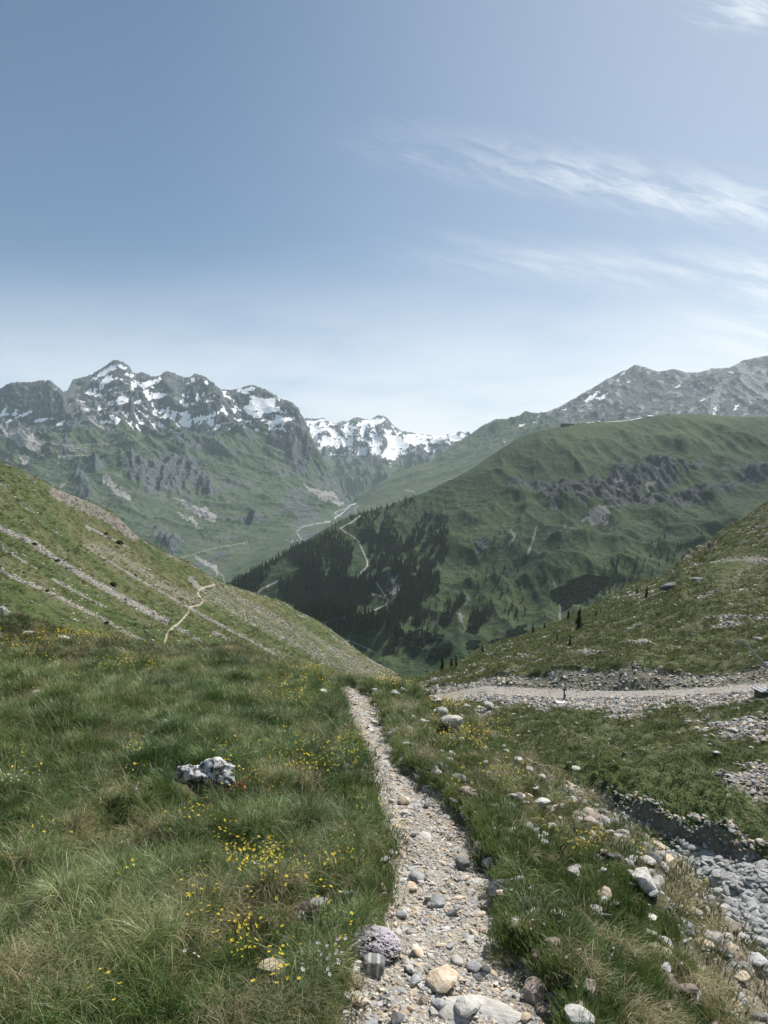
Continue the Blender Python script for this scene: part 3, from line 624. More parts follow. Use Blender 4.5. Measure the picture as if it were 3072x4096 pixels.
snow = np.zeros(px.shape)
wx = perlin(px / 14, py / 9, 120) * 8 + perlin(px / 5, py / 4, 121) * 4; wy = perlin(px / 14 + 8, py / 9, 122) * 6 + perlin(px / 5, py / 4, 123) * 3
def psnow(pl, s=1.0):
    global snow
    snow = np.maximum(snow, s * poly_mask(px + wx, py + wy, pl))
for pl in [[(545, 262), (600, 212), (650, 178), (690, 158), (705, 190), (660, 205), (640, 228), (590, 245)], [(720, 153), (765, 185), (745, 195), (710, 172)], [(600, 265), (640, 240), (680, 225), (672, 265), (632, 282), (608, 325), (595, 292)],
           [(790, 245), (860, 275), (920, 255), (975, 238), (955, 275), (885, 300), (905, 338), (1000, 335), (1045, 368), (980, 362), (900, 378), (868, 342), (858, 300), (810, 280)], [(755, 213), (800, 223), (812, 237), (768, 235)],
           [(690, 370), (740, 345), (790, 385), (740, 400), (715, 418)], [(1145, 240), (1170, 243), (1178, 272), (1152, 272)], [(1220, 240), (1262, 272), (1240, 288)], [(1338, 320), (1380, 323), (1362, 348), (1402, 353), (1390, 372), (1350, 362)],
           [(1420, 320), (1530, 293), (1540, 310), (1490, 325), (1520, 350), (1600, 370), (1659, 358), (1659, 440), (1600, 455), (1560, 485), (1500, 465), (1465, 420), (1520, 400), (1510, 345), (1440, 330)],
           [(1072, 458), (1130, 438), (1162, 482), (1110, 492), (1090, 472)], [(1160, 492), (1250, 470), (1340, 428), (1368, 430), (1320, 462), (1240, 494), (1180, 512)], [(0, 452), (52, 412), (22, 460), (55, 460), (20, 482), (0, 482)],
           [(68, 472), (108, 432), (102, 472)], [(28, 512), (180, 442), (200, 450), (120, 482), (60, 507)], [(200, 502), (250, 488), (325, 488), (262, 507), (230, 512)], [(338, 522), (415, 498), (352, 532)], [(1428, 420), (1458, 432), (1450, 452)],
           [(650, 468), (695, 468), (702, 482), (742, 502), (700, 522)], [(948, 452), (1002, 440), (982, 462)], [(1085, 562), (1125, 548), (1130, 558)], [(1360, 545), (1400, 548), (1390, 560)]]: psnow(C1(pl))
for pl in [[(0, 0), (60, 30), (130, 60), (200, 40), (205, 75), (130, 80), (60, 110), (0, 90)], [(100, 150), (200, 110), (300, 120), (240, 170), (180, 160), (150, 190)], [(180, 70), (240, 80), (200, 95)], [(190, 180), (230, 180), (265, 215), (200, 195)],
           [(368, 135), (420, 140), (500, 124), (550, 160), (500, 182), (575, 202), (600, 262), (670, 285), (560, 302), (480, 305), (425, 262), (398, 202)], [(608, 190), (700, 150), (830, 118), (912, 122), (880, 152), (800, 182), (720, 182), (700, 232), (635, 232)],
           [(820, 270), (878, 228), (960, 238), (1080, 218), (1180, 235), (1340, 218), (1400, 220), (1445, 232), (1370, 282), (1330, 300), (1280, 265), (1180, 290), (1100, 302), (1000, 342), (965, 405), (900, 392), (850, 372), (775, 330), (830, 312)],
           [(925, 405), (945, 410), (930, 450)], [(1040, 335), (1160, 315), (1170, 330)]]: psnow(C2(pl), .95)
for pl in [[(697, 327), (788, 273), (742, 322), (708, 340)], [(748, 322), (825, 288), (792, 322)], [(882, 202), (915, 178), (892, 200)], [(1162, 263), (1202, 243), (1192, 260)], [(1372, 408), (1384, 353), (1392, 362), (1381, 408)],
           [(1478, 365), (1510, 343), (1500, 377), (1484, 383)], [(1303, 327), (1335, 319), (1333, 328)], [(918, 237), (942, 228), (938, 238)], [(350, 461), (398, 447), (380, 462)], [(578, 380), (612, 366), (600, 380)], [(440, 415), (475, 405), (460, 415)],
           [(270, 548), (300, 535), (290, 548)], [(870, 225), (885, 208), (880, 228)], [(1447, 178), (1478, 178), (1470, 186)], [(420, 445), (458, 434), (440, 446)]]: psnow(C3(pl))
if True:
    sm = np.clip(blur(np.clip(snow, 0, 1), 2, 2) * 1.3, 0, 1); gF.Z = gF.Z * (1 - sm * .7) + blur(gF.Z, 6, 4) * sm * .7; gF.upd()
# rock ribs break the snowfields
iA = sstep(R, 6.0, 6.3)
brk = fbm(px / 22, py / 10, 4, 125)
conc = blur(gF.Z, 5, 4) - gF.Z
snow = snow * np.where(iA > .5, sstep(brk, -.32, -.16), sstep(brk, -.40, -.28)) * (1 - sstep(-conc, 7, 16))
zB = (1 - isC) * (1 - iA) * sstep(R, 3.2, 3.8) * (1 - sstep(py, 1690, 1760)) * sstep(px, 285, 340) * (1 - sstep(px, 1120, 1220))
snow = np.maximum(snow, zB * sstep(conc + fbm(px / 40, py / 25, 3, 128) * 12, 8, 14) * .9)
snow = np.maximum(snow, iA * (1 - sstep(py, 1790, 1850)) * sstep(conc + fbm(px / 40, py / 20, 3, 129) * 14, 4, 9))
sp = (iA * sstep(fbm(px / 12, py / 5, 3, 126), .30, .36) * (1 - sstep(py, 1800, 1840)) + sstep(fbm(px / 16, py / 6, 3, 127), .42, .46) * (1 - iA) * (1 - sstep(np.abs(py - 1640 - (px - 500) * .06), 30, 75)) * (1 - sstep(px, 1150, 1220)) * .9)
snow = np.maximum(snow, sp)
nz = fbm(X / 260, Y / 350, 4, 130); nzf = fbm(px / 20, py / 14, 3, 131)
rkB = sstep(-(py - 1722 + sstep(px, 900, 1250) * -60 + sstep(px, 500, 0) * -40) + nz * 170 + nzf * 60, -20, 40) * (1 - isC)
rkB = np.maximum(rkB, .60 * sstep(nz + nzf * .6 + sstep(px, 1050, 1250) * .35, .08, .34) * (1 - isC))
rkC = sstep(-(py - 1650) + nz * 90 - sstep(px, 2000, 2400) * -60 + nzf * 40 - sstep(px, 2000, 1600) * 30, -15, 35) * isC
rkA = iA * np.clip(.25 + sstep(-(py - 1840) + nz * 60, -20, 30), 0, 1)
rock = np.maximum.reduce([rkB * (1 - iA), rkC * (1 - iA), rkA, crB * 1.1])
scr = np.zeros(px.shape)
for pl in [C4([(1035, 250), (1130, 330), (1240, 350), (1330, 400), (1290, 432), (1180, 390), (1100, 332)]), C4([(1060, 370), (1160, 400), (1235, 480), (1170, 460)]), C4([(590, 140), (680, 180), (810, 300), (760, 312), (650, 222)]), C4([(1150, 620), (1300, 700), (1340, 760), (1180, 660)]),
           C1([(0, 510), (120, 560), (300, 640), (200, 690), (0, 580)]), C1([(480, 360), (560, 420), (640, 560), (560, 540), (520, 440), (440, 440)]), C1([(110, 700), (180, 720), (160, 770), (100, 740)]), C2([(340, 540), (480, 590), (640, 680), (600, 700), (460, 650)]),
           C3([(1020, 240), (1060, 260), (1000, 300)]), C3([(640, 370), (720, 350), (740, 380), (660, 410)]), C3([(1150, 200), (1260, 210), (1180, 240)]), C3([(1370, 250), (1420, 240), (1400, 380), (1360, 400)]), C3([(1490, 130), (1659, 160), (1659, 330), (1560, 330), (1500, 260)])]:
    scr = np.maximum(scr, blob(pl, 1) * .62)
scr = np.maximum(scr, rock * sstep(fbm(px / 30, py / 24, 4, 133) + .14 * isC * (1 - iA), .12, .4) * .6)
scr = np.maximum(scr, .45 * sstep(fbm((px - py * .8) / 14, (px + py) / 90, 3, 134), .3, .5) * (1 - iA) * sstep(R, 1.5, 2.5))
crk_d = np.maximum(crB, 0)
scr = scr * (1 - crk_d)
dr = np.clip(.2 + nz * .8 + sstep(py, 2100, 2250) * .25, 0, 1)
vroad = np.zeros(px.shape)
for rp, wd in [(C2([(335, 930), (305, 875), (350, 840), (450, 820), (530, 812)]), 2.0), (C2([(600, 775), (560, 750), (600, 735), (650, 715)]), 1.8), (C2([(690, 725), (710, 705), (725, 700)]), 1.6), (C2([(1030, 598), (1080, 608), (1093, 625)]), 1.6),
               (C1([(230, 720), (300, 690), (500, 682), (540, 690)]), 1.3), (C1([(300, 640), (420, 655), (520, 650), (700, 645)]), 1.1), (C1([(270, 665), (400, 672), (540, 664)]), 1.0), (C1([(340, 770), (360, 735), (345, 720), (480, 712), (550, 712)]), 1.3),
               (C1([(350, 910), (405, 872)]), 1.5), (C4([(1350, 790), (1345, 765), (1290, 720), (1180, 650)]), 1.6), (C4([(1090, 650), (1150, 635), (1300, 590), (1500, 560)]), 1.0)]:
    d_, t2 = line_dist(px + perlin(px / 9, py / 9, 3) * 1.5, py + perlin(px / 9, py / 9, 4) * 1.5, rp); vroad = np.maximum(vroad, d_ < wd)
river = np.zeros(px.shape)
d_, t2 = line_dist(px, py, C2([(700, 688), (660, 700), (640, 725), (600, 760), (560, 790)])); river = (d_ < 2.0)
okF = (R < 5.0)
vroad = vroad * okF; river = river * okF
mkF = {'mk': ('FLOAT_COLOR', np.stack([np.clip(rock, 0, 1.2), np.clip(scr, 0, 1), snow, dr], -1))}
pal_f = dict(g1=(.040, .068, .040, 1), g2=(.062, .094, .054, 1), g3=(.088, .116, .070, 1), dry=(.125, .14, .085, 1), r1=(.055, .067, .070, 1), r2=(.125, .145, .145, 1), s1=(.22, .215, .205, 1), s2=(.36, .35, .335, 1))
m_far = terrain_mat('far_mountain', pal_f, 42.0, 14.0, .6)
m_river = simple('pale_river', (.45, .5, .52), .4, .05, .1, .1)
cR = c2(R); vr = c2(vroad) > .5; rv = (c2(river.astype(float)) > .5) & ~vr
cell_mesh(gF, 'valley_floor', m_far, (cR < 1.05) & ~vr & ~rv, mkF)
cell_mesh(gF, 'mountains', m_far, (cR >= 1.05) & (cR < 5.5) & ~vr & ~rv, mkF)
cell_mesh(gF, 'snowy_mountains', m_far, (cR >= 5.5) & ~vr & ~rv, mkF)
cell_mesh(gF, 'valley_road', m_road, vr)
cell_mesh(gF, 'river', m_river, rv)

# ------------------------------------------------------------------ air
HZ = True
if HZ:
    hb = MB(); hb.box((0, 6700, 1000), (17000, 13700, 3400))
    m_h, b = new_mat('haze_air')
    vol = b.n('ShaderNodeVolumePrincipled'); vol.inputs['Density'].default_value = 2.8e-5; vol.inputs['Color'].default_value = (.76, .90, .98, 1); vol.inputs['Anisotropy'].default_value = 0.2
    b.n('ShaderNodeOutputMaterial', i_Volume=vol.outputs[0]); m_h.cycles.homogeneous_volume = True
    o = hb.obj('haze', m_h); o['kind'] = 'stuff'

# ------------------------------------------------------------------ scatter helper (stuff only)
def proto_collection(name, meshes):
    c = bpy.data.collections.new(name)
    for i, me in enumerate(meshes):
        o = bpy.data.objects.new('%s_%02d' % (name, i), me); c.objects.link(o)
    return c
def stuff(name, P, rot, scl, idx, coll):
    me = bpy.data.meshes.new(name); n = len(P); me.vertices.add(n)
    me.vertices.foreach_set('co', np.asarray(P, np.float32).ravel())
    for an, typ, key, arr in (('rot', 'FLOAT_VECTOR', 'vector', rot), ('scl', 'FLOAT_VECTOR', 'vector', scl), ('idx', 'INT', 'value', idx)):
        a = me.attributes.new(an, typ, 'POINT'); a.data.foreach_set(key, np.ascontiguousarray(arr, np.int32 if typ == 'INT' else np.float32).ravel())
    me.update(); o = link(name, me); o['kind'] = 'stuff'
    ng = bpy.data.node_groups.new(name + '_nodes', 'GeometryNodeTree')
    ng.interface.new_socket('Geometry', in_out='INPUT', socket_type='NodeSocketGeometry'); ng.interface.new_socket('Geometry', in_out='OUTPUT', socket_type='NodeSocketGeometry')
    N_ = ng.nodes; L = ng.links
    gi = N_.new('NodeGroupInput'); go = N_.new('NodeGroupOutput'); ip = N_.new('GeometryNodeInstanceOnPoints'); ci = N_.new('GeometryNodeCollectionInfo')
    ci.inputs['Collection'].default_value = coll; ci.inputs['Separate Children'].default_value = True; ci.inputs['Reset Children'].default_value = True
    def na_(nm, dt):
        q = N_.new('GeometryNodeInputNamedAttribute'); q.data_type = dt; q.inputs['Name'].default_value = nm; return q.outputs['Attribute']
    L.new(gi.outputs[0], ip.inputs['Points']); L.new(ci.outputs[0], ip.inputs['Instance']); ip.inputs['Pick Instance'].default_value = True
    L.new(na_('idx', 'INT'), ip.inputs['Instance Index']); L.new(na_('rot', 'FLOAT_VECTOR'), ip.inputs['Rotation']); L.new(na_('scl', 'FLOAT_VECTOR'), ip.inputs['Scale'])
    L.new(ip.outputs[0], go.inputs[0])
    md = o.modifiers.new('scatter', 'NODES'); md.node_group = ng
    return o

# ------------------------------------------------------------------ plant materials
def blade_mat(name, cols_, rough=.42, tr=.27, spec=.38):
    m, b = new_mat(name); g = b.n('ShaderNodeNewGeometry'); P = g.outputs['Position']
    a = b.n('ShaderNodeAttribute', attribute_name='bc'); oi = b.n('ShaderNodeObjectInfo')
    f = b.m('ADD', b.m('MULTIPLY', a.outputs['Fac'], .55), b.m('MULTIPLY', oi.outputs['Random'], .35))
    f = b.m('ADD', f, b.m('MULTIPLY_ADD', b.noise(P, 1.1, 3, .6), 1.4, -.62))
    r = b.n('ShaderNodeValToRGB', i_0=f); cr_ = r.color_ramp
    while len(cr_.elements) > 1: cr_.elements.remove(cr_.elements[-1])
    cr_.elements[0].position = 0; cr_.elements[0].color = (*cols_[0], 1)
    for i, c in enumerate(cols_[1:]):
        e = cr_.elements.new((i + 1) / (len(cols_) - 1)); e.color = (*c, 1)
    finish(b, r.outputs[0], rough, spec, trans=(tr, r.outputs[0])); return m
m_green = blade_mat('grass_blade', [(.018, .050, .014), (.062, .128, .026), (.145, .205, .052), (.40, .40, .20)])
m_blue = blade_mat('blue_green_blade', [(.016, .042, .016), (.040, .088, .028), (.088, .145, .048), (.20, .25, .11)])
m_straw = blade_mat('straw_blade', [(.06, .085, .03), (.22, .19, .095), (.40, .34, .19), (.56, .49, .31)], .5)
m_carpet = blade_mat('carpet_leaf', [(.050, .088, .022), (.100, .160, .036), (.165, .215, .065), (.29, .29, .13)], .45)
m_herb = blade_mat('herb_leaf', [(.035, .060, .02), (.06, .095, .03), (.11, .125, .05), (.14, .09, .045)], .6)
m_far_tuft = blade_mat('slope_grass', [(.045, .072, .02), (.08, .11, .034), (.135, .15, .055), (.24, .22, .12)], .7, .25, .15)
def flat(name, c, rough=.6, tr=.3):
    m, b = new_mat(name); finish(b, (*c, 1), rough, .2, trans=(tr, (*c, 1)) if tr else None); return m
m_yel = flat('yellow_petal', (.86, .66, .06)); m_whi = flat('white_petal', (.86, .82, .86), .6, .5); m_pur = flat('purple_petal', (.30, .14, .28)); m_red = flat('red_leaf', (.33, .06, .05))
m_stem = flat('green_stem', (.07, .11, .03), .6, .2)

def tuft(seed, n, h0, h1, wid, spread, arch, bias=0.0, seg=4, bend0=.15, flatleaf=False):
    """many blades growing from one root patch; bias > 0 makes them all arch towards +X"""
    r = np.random.default_rng(seed); V = []; Fc = []; A = []
    for i in range(n):
        rr = spread * math.sqrt(r.random()); th = r.random() * 2 * pi; bx_, by_ = rr * cos(th), rr * sin(th)
        h = h0 + (h1 - h0) * r.random() ** 1.3
        az = th + r.normal() * .7 if rr > spread * .3 else r.random() * 2 * pi
        if bias: az = r.normal() * (1.3 - bias) if r.random() < bias else az
        ar = arch * (0.5 + r.random()); lean = bend0 * (0.4 + r.random() * 1.2); w_ = wid * (.6 + .7 * r.random())
        x, y, z = bx_, by_, -0.015; ang = lean; px_, py_ = -sin(az), cos(az); tw = r.normal() * .5
        col = r.random(); b0 = len(V)
        for s in range(seg + 1):
            t = s / seg; ww = w_ * ((1 - t) ** .7 if not flatleaf else math.sin(pi * min(.99, .12 + t * .88))) + .0002
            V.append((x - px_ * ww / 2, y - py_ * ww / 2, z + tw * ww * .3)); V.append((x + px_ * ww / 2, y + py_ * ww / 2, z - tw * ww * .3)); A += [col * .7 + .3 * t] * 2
            x += cos(az) * sin(ang) * h / seg; y += sin(az) * sin(ang) * h / seg; z += cos(ang) * h / seg; ang = min(ang + ar / seg, 2.3)
        for s in range(seg): q = b0 + 2 * s; Fc.append((q, q + 1, q + 3, q + 2))
    return np.array(V), np.array(Fc), np.array(A)
def tuft_mesh(name, mat, *a, **k):
    V, Fc, A = tuft(*a, **k); return mesh_np(name, V, Fc, mat, True, {'bc': ('FLOAT', A)})

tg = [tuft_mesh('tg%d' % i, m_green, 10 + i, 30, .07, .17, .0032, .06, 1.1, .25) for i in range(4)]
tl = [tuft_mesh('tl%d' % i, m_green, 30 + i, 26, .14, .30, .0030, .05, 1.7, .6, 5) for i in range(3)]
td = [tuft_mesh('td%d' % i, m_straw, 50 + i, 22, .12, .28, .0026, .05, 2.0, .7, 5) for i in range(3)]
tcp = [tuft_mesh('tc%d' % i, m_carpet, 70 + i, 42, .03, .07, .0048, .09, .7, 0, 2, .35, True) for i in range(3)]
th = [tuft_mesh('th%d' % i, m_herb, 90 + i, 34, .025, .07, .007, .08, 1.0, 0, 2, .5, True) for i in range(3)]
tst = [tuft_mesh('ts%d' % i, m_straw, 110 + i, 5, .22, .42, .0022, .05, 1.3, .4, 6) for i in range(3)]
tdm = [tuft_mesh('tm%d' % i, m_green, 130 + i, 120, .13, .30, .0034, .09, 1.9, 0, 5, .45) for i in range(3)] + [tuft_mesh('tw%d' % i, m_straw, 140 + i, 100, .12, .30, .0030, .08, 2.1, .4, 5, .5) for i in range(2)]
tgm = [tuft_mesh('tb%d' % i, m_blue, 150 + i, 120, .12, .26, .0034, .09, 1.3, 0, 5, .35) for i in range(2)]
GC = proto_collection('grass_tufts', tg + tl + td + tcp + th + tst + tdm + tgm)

px, py = gN.px, gN.py; X, Y = gN.X, gN.D
A = cell_area(gN); fr_ = inframe(gN, 250); vis = visible(gN, 30)
fgc = (is_fg & fr_ & vis).astype(float); offc = c2(sstep(tdist, -0.035, 0.05)); cy = c2(Y); cX = c2(X); cpx, cpy = c2(px), c2(py)
lod = np.clip(3.0 / cy, .18, 1.4) ** .8
ST = [
 (1081, 3880, 96, 80, 'tan', 'block', 'smooth tan stone half buried in bare soil among yellow flowers'),
 (1264, 3597, 125, 50, 'grey', 'slab', 'flat grey slab lying in the grass just above the purple flowers'),
 (1198, 3665, 60, 45, 'grey', 'round', 'small grey stone left of the purple flowers'),
 (1494, 3862, 86, 80, 'striped', 'block', 'dark blocky stone with pale vertical stripes below the white flower cushion'),
 (1851, 3457, 50, 46, 'dark', 'block', 'dark cube shaped stone at the right edge of the trail'),
 (2152, 3972, 92, 105, 'brown', 'chunk', 'brown pyramid shaped stone at the lower end of the right bank'),
 (2197, 4050, 105, 62, 'brown', 'block', 'brick shaped tan and brown stone below the brown pyramid stone'),
 (1797, 2886, 85, 72, 'pale', 'chunk', 'large cream boulder on the rim above the gully, nearest the crest'),
 (1770, 2846, 40, 45, 'grey', 'chunk', 'upright grey stone leaning behind the large cream boulder'),
 (1288, 2757, 50, 22, 'pale', 'slab', 'pale ledge stone over a dark hollow left of the trail crest'),
 (1300, 2775, 34, 18, 'dark', 'slab', 'small dark stone in the hollow under the pale ledge stone'),
 (1618, 3200, 52, 48, 'tan', 'chunk', 'pinkish stone at the left edge of the trail beside a flat grey one'),
 (1653, 3212, 92, 34, 'grey', 'slab', 'flat grey stone in mid trail between the pinkish stone and a small dark one'),
 (1704, 3224, 22, 24, 'dark', 'chunk', 'small dark stone next to the flat grey stone in mid trail'),
 (1955, 4040, 330, 110, 'pale', 'slab', 'broad pale flat rock filling the trail at the bottom right'),
 (1860, 4030, 100, 80, 'pale', 'chunk', 'rough pale rock on the left end of the broad flat rock'),
 (1757, 3925, 130, 82, 'tan', 'chunk', 'reddish tan craggy rock standing up in the lower trail'),
 (1643, 4045, 160, 60, 'tan', 'slab', 'wide tan flat rock at the bottom of the trail'),
 (1490, 4090, 190, 40, 'grey', 'slab', 'long grey slab cut by the bottom edge left of the trail'),
 (1590, 4080, 70, 40, 'dark', 'chunk', 'dark grey stone right of the long slab at the bottom'),
 (1850, 4092, 150, 32, 'grey', 'slab', 'grey green slab at the bottom edge in the middle of the trail'),
 (1723, 3710, 62, 28, 'grey', 'slab', 'kite shaped pale grey slab lying flat in the trail'),
 (1746, 3612, 72, 42, 'grey', 'chunk', 'grey stone with a ridge in the middle of the trail above the kite slab'),
 (1637, 3469, 92, 36, 'grey', 'slab', 'layered grey stone on the left half of the trail level with the cube stone'),
 (1667, 3506, 62, 42, 'grey', 'round', 'grey green stone just below the layered grey stone'),
 (1624, 3645, 46, 62, 'grey', 'slab', 'bluish grey slab at the left edge of the trail'),
 (1829, 3632, 32, 34, 'pale', 'round', 'cream pebble in the right half of the trail'),
 (1650, 3796, 42, 46, 'pale', 'slab', 'white split stone right of the white flower cushion'),
 (1644, 3728, 32, 26, 'pale', 'chunk', 'small white stone above the white split stone'),
 (1829, 3846, 62, 36, 'pale', 'round', 'cream rounded stone in the lower right half of the trail'),
 (1657, 3925, 42, 36, 'grey', 'chunk', 'grey stone left of the white pointed stone in the lower trail'),
 (1697, 3935, 52, 44, 'pale', 'slab', 'white pointed stone in the lower trail'),
 (1693, 4003, 42, 36, 'brown', 'chunk', 'dark brown stone near the bottom of the trail'),
 (1753, 4015, 48, 42, 'grey', 'chunk', 'grey angular stone near the bottom of the trail'),
 (1859, 3955, 52, 30, 'dark', 'slab', 'dark sharp stone right of the reddish craggy rock'),
 (1896, 3866, 56, 42, 'grey', 'chunk', 'grey stone near the right grass edge of the lower trail'),
 (1940, 3879, 36, 28, 'dark', 'chunk', 'small dark stone beside the grass tuft at the right trail edge'),
 (1935, 3524, 100, 30, 'pale', 'slab', 'white jagged root like stone on the right shoulder of the trail'),
 (1889, 3758, 36, 22, 'pale', 'slab', 'thin pale slab lying in the right half of the trail'),
 (1425, 3925, 62, 72, 'brown', 'chunk', 'weathered brown stone leaning under the striped stone'),
 (1405, 3850, 52, 92, 'grey', 'slab', 'upright grey slab left of the striped stone'),
 (1530, 3428, 62, 26, 'grey', 'slab', 'grey slab half covered by grass at the left trail edge'),
 (1564, 3410, 30, 26, 'grey', 'chunk', 'small dark grey stone on the left slab by the trail'),
 (1962, 3812, 66, 66, 'dark', 'round', 'dark rounded rock under the hanging grass at the right trail edge'),
 (1425, 3978, 50, 24, 'pale', 'round', 'small cream oval stone at the lower left trail edge'),
 (1570, 3280, 60, 28, 'pale', 'slab', 'pale lichen covered slab on the left lip of the trail'),
 (1437, 2848, 60, 28, 'grey', 'slab', 'bluish flat stone in the upper trail below the crest'),
 (1472, 2926, 46, 16, 'grey', 'slab', 'small flat stone across the upper trail'),
 (1530, 3022, 66, 20, 'grey', 'slab', 'dark wet looking flat stone forming a step in the upper trail'),
 (145, 2770, 46, 34, 'pale', 'round', 'white stone in a dark bare hollow at the far left'),
 (10, 2446, 44, 62, 'lichen', 'chunk', 'tall dark and white rock at the left edge on the skyline'),
 (245, 2545, 84, 18, 'pale', 'slab', 'long pale flat rock lying on the left skyline'),
 (100, 2522, 60, 18, 'grey', 'slab', 'low grey rock on the left skyline beside the long pale one'),
 (1130, 2738, 34, 20, 'pale', 'round', 'small white stone in the grass left of the trail crest'),
 (2155, 3352, 36, 22, 'grey', 'round', 'grey stone in the middle of the right bank below two pale stones'),
 (2284, 3374, 26, 22, 'dark', 'chunk', 'small dark stone in the right bank grass'),
 (2297, 3490, 60, 36, 'pale', 'round', 'white weathered stone in the middle of the right bank'),
 (2330, 3520, 46, 26, 'pale', 'slab', 'pale slab just below the white weathered stone'),
 (2384, 3442, 54, 42, 'dark', 'chunk', 'dark grey split stone in the right bank'),
 (2381, 3634, 52, 36, 'pale', 'round', 'pale rounded boulder in the right bank below the dark long one'),
 (2448, 3600, 66, 28, 'dark', 'slab', 'long dark rock with a pale top in the right bank'),
 (2578, 3528, 92, 112, 'pale', 'chunk', 'large pinkish white rock on the stony rim'),
 (2615, 3512, 56, 76, 'grey', 'slab', 'tilted grey slab leaning on the large pinkish white rock'),
 (2516, 3452, 34, 34, 'pale', 'chunk', 'pale stone above the large pinkish white rock'),
 (2662, 3776, 62, 72, 'pale', 'chunk', 'pale wedge shaped boulder on the lower right bank'),
 (2606, 3738, 60, 36, 'pale', 'chunk', 'white jagged stone just above the pale wedge boulder'),
 (2594, 3655, 72, 40, 'pale', 'slab', 'flat white stone between the wedge boulder and the pinkish rock'),
 (2749, 3698, 46, 46, 'grey', 'round', 'grey round stone near the rim right of the wedge boulder'),
 (2962, 3912, 78, 44, 'tan', 'round', 'cream loaf shaped stone at the far lower right'),
 (2904, 3622, 50, 100, 'pale', 'slab', 'long pale outcrop slab on the rim above the creek'),
 (2964, 3692, 26, 80, 'pale', 'slab', 'white sharp edged slab hanging over the rim'),
 (2962, 3998, 56, 60, 'grey', 'chunk', 'lichen grey stone at the lower right edge'),
 (2995, 4088, 92, 34, 'grey', 'slab', 'grey slab in the bottom right corner'),
 (2410, 3246, 34, 36, 'dark', 'round', 'dark round stone on the rim near the gully'),
 (2355, 3250, 110, 50, 'brown', 'slab', 'brown broken ledge along the rim'),
 (2413, 3290, 60, 44, 'pale', 'chunk', 'pale stone under the brown broken ledge'),
 (1817, 3016, 50, 20, 'pale', 'slab', 'small white flat stone in the upper right bank'),
 (1865, 3160, 50, 40, 'brown', 'chunk', 'dark brown wedge stone in the right bank grass'),
 (2087, 3188, 36, 26, 'pale', 'round', 'small white stone left of a long pale one in the right bank'),
 (2154, 3215, 60, 22, 'pale', 'slab', 'long narrow pale stone in the right bank'),
 (2068, 3040, 40, 30, 'pale', 'chunk', 'pale stone on the rim above the gully, middle one'),
 (2027, 3004, 24, 18, 'pale', 'round', 'small white stone on the rim above the gully'),
 (2120, 3075, 30, 22, 'pale', 'chunk', 'small cream stone lower along the rim'),
 (2170, 3110, 30, 34, 'pale', 'chunk', 'upright cream stone lower along the rim'),
 (2285, 3150, 50, 30, 'pale', 'slab', 'tilted pale slab on the rim beyond the ledge'),
 (2480, 3340, 70, 24, 'pale', 'slab', 'thin pale slab lying along the rim'),
 (2660, 3420, 70, 36, 'tan', 'slab', 'tan flat outcrop on the rim above the creek stones'),
 (1740, 2790, 50, 20, 'pale', 'slab', 'pale low stone on the crest right of the trail'),
 (1580, 2772, 34, 20, 'pale', 'chunk', 'small white stone on the crest beside the trail'),
 (1500, 2760, 26, 16, 'grey', 'chunk', 'small grey stone where the trail meets the crest'),
]
keep = np.ones(cpx.shape); keep2 = np.ones(cpx.shape)
for q in ST + [(815, 3095, 270, 120), (1484, 3755, 190, 120), (1226, 3640, 80, 60), (1265, 3600, 120, 50)]:
    keep2 = np.minimum(keep2, sstep(np.hypot((cpx - q[0]) / (q[2] * .5 + 25), (cpy - q[1] - q[3] * .8) / (q[3] * .6 + 55)), .9, 1.2))
    keep = np.minimum(keep, sstep(np.hypot((cpx - q[0]) / (q[2] * .5), (cpy - q[1] - q[3] * .3) / (q[3] * .5 + 10)), .9, 1.25))
base = A * fgc * lod * offc * keep
ssp = np.exp(-((cpx - 985) / 38) ** 2 - ((cpy - 3650) / 75) ** 2) + np.exp(-((cpx - 1110) / 60) ** 2 - ((cpy - 3960) / 30) ** 2) + np.exp(-((cpx - 165) / 60) ** 2 - ((cpy - 2772) / 22) ** 2); base = base * (1 - .93 * np.clip(ssp * 1.3, 0, 1))
P1 = fbm(cX * .8, cy * .8, 3, 201); P2 = fbm(cX * 1.3 + 4, cy * 1.1, 3, 202); P3 = fbm(cX * 2.3, cy * 2.0, 3, 203); soilspot = np.exp(-((cpx - 985) / 38) ** 2 - ((cpy - 3650) / 75) ** 2) + np.exp(-((cpx - 1110) / 60) ** 2 - ((cpy - 3960) / 30) ** 2) + np.exp(-((cpx - 165) / 60) ** 2 - ((cpy - 2772) / 22) ** 2); P4 = np.clip(.45 + fbm(cX * 4.5, cy * 4.0, 2, 204) * 2.6, .06, 2)
leftb = 1 - sstep(cpx, 1400, 1700)
edge = sstep(cX, 1.25, 1.9) * (1 - leftb)          # steep stony rim on the right
bright = np.exp(-((cpx - 600) / 750) ** 2 - ((cpy - 2820) / 110) ** 2)
herbz = (1 - sstep(cpy, 2600, 2680)) * leftb
carp = (1 - leftb) * np.clip(.55 + P1 * 1.3, 0, 1.2) * (1 - edge * .86) + leftb * .12
sway = c2(sstep(tdist, .04, .16))
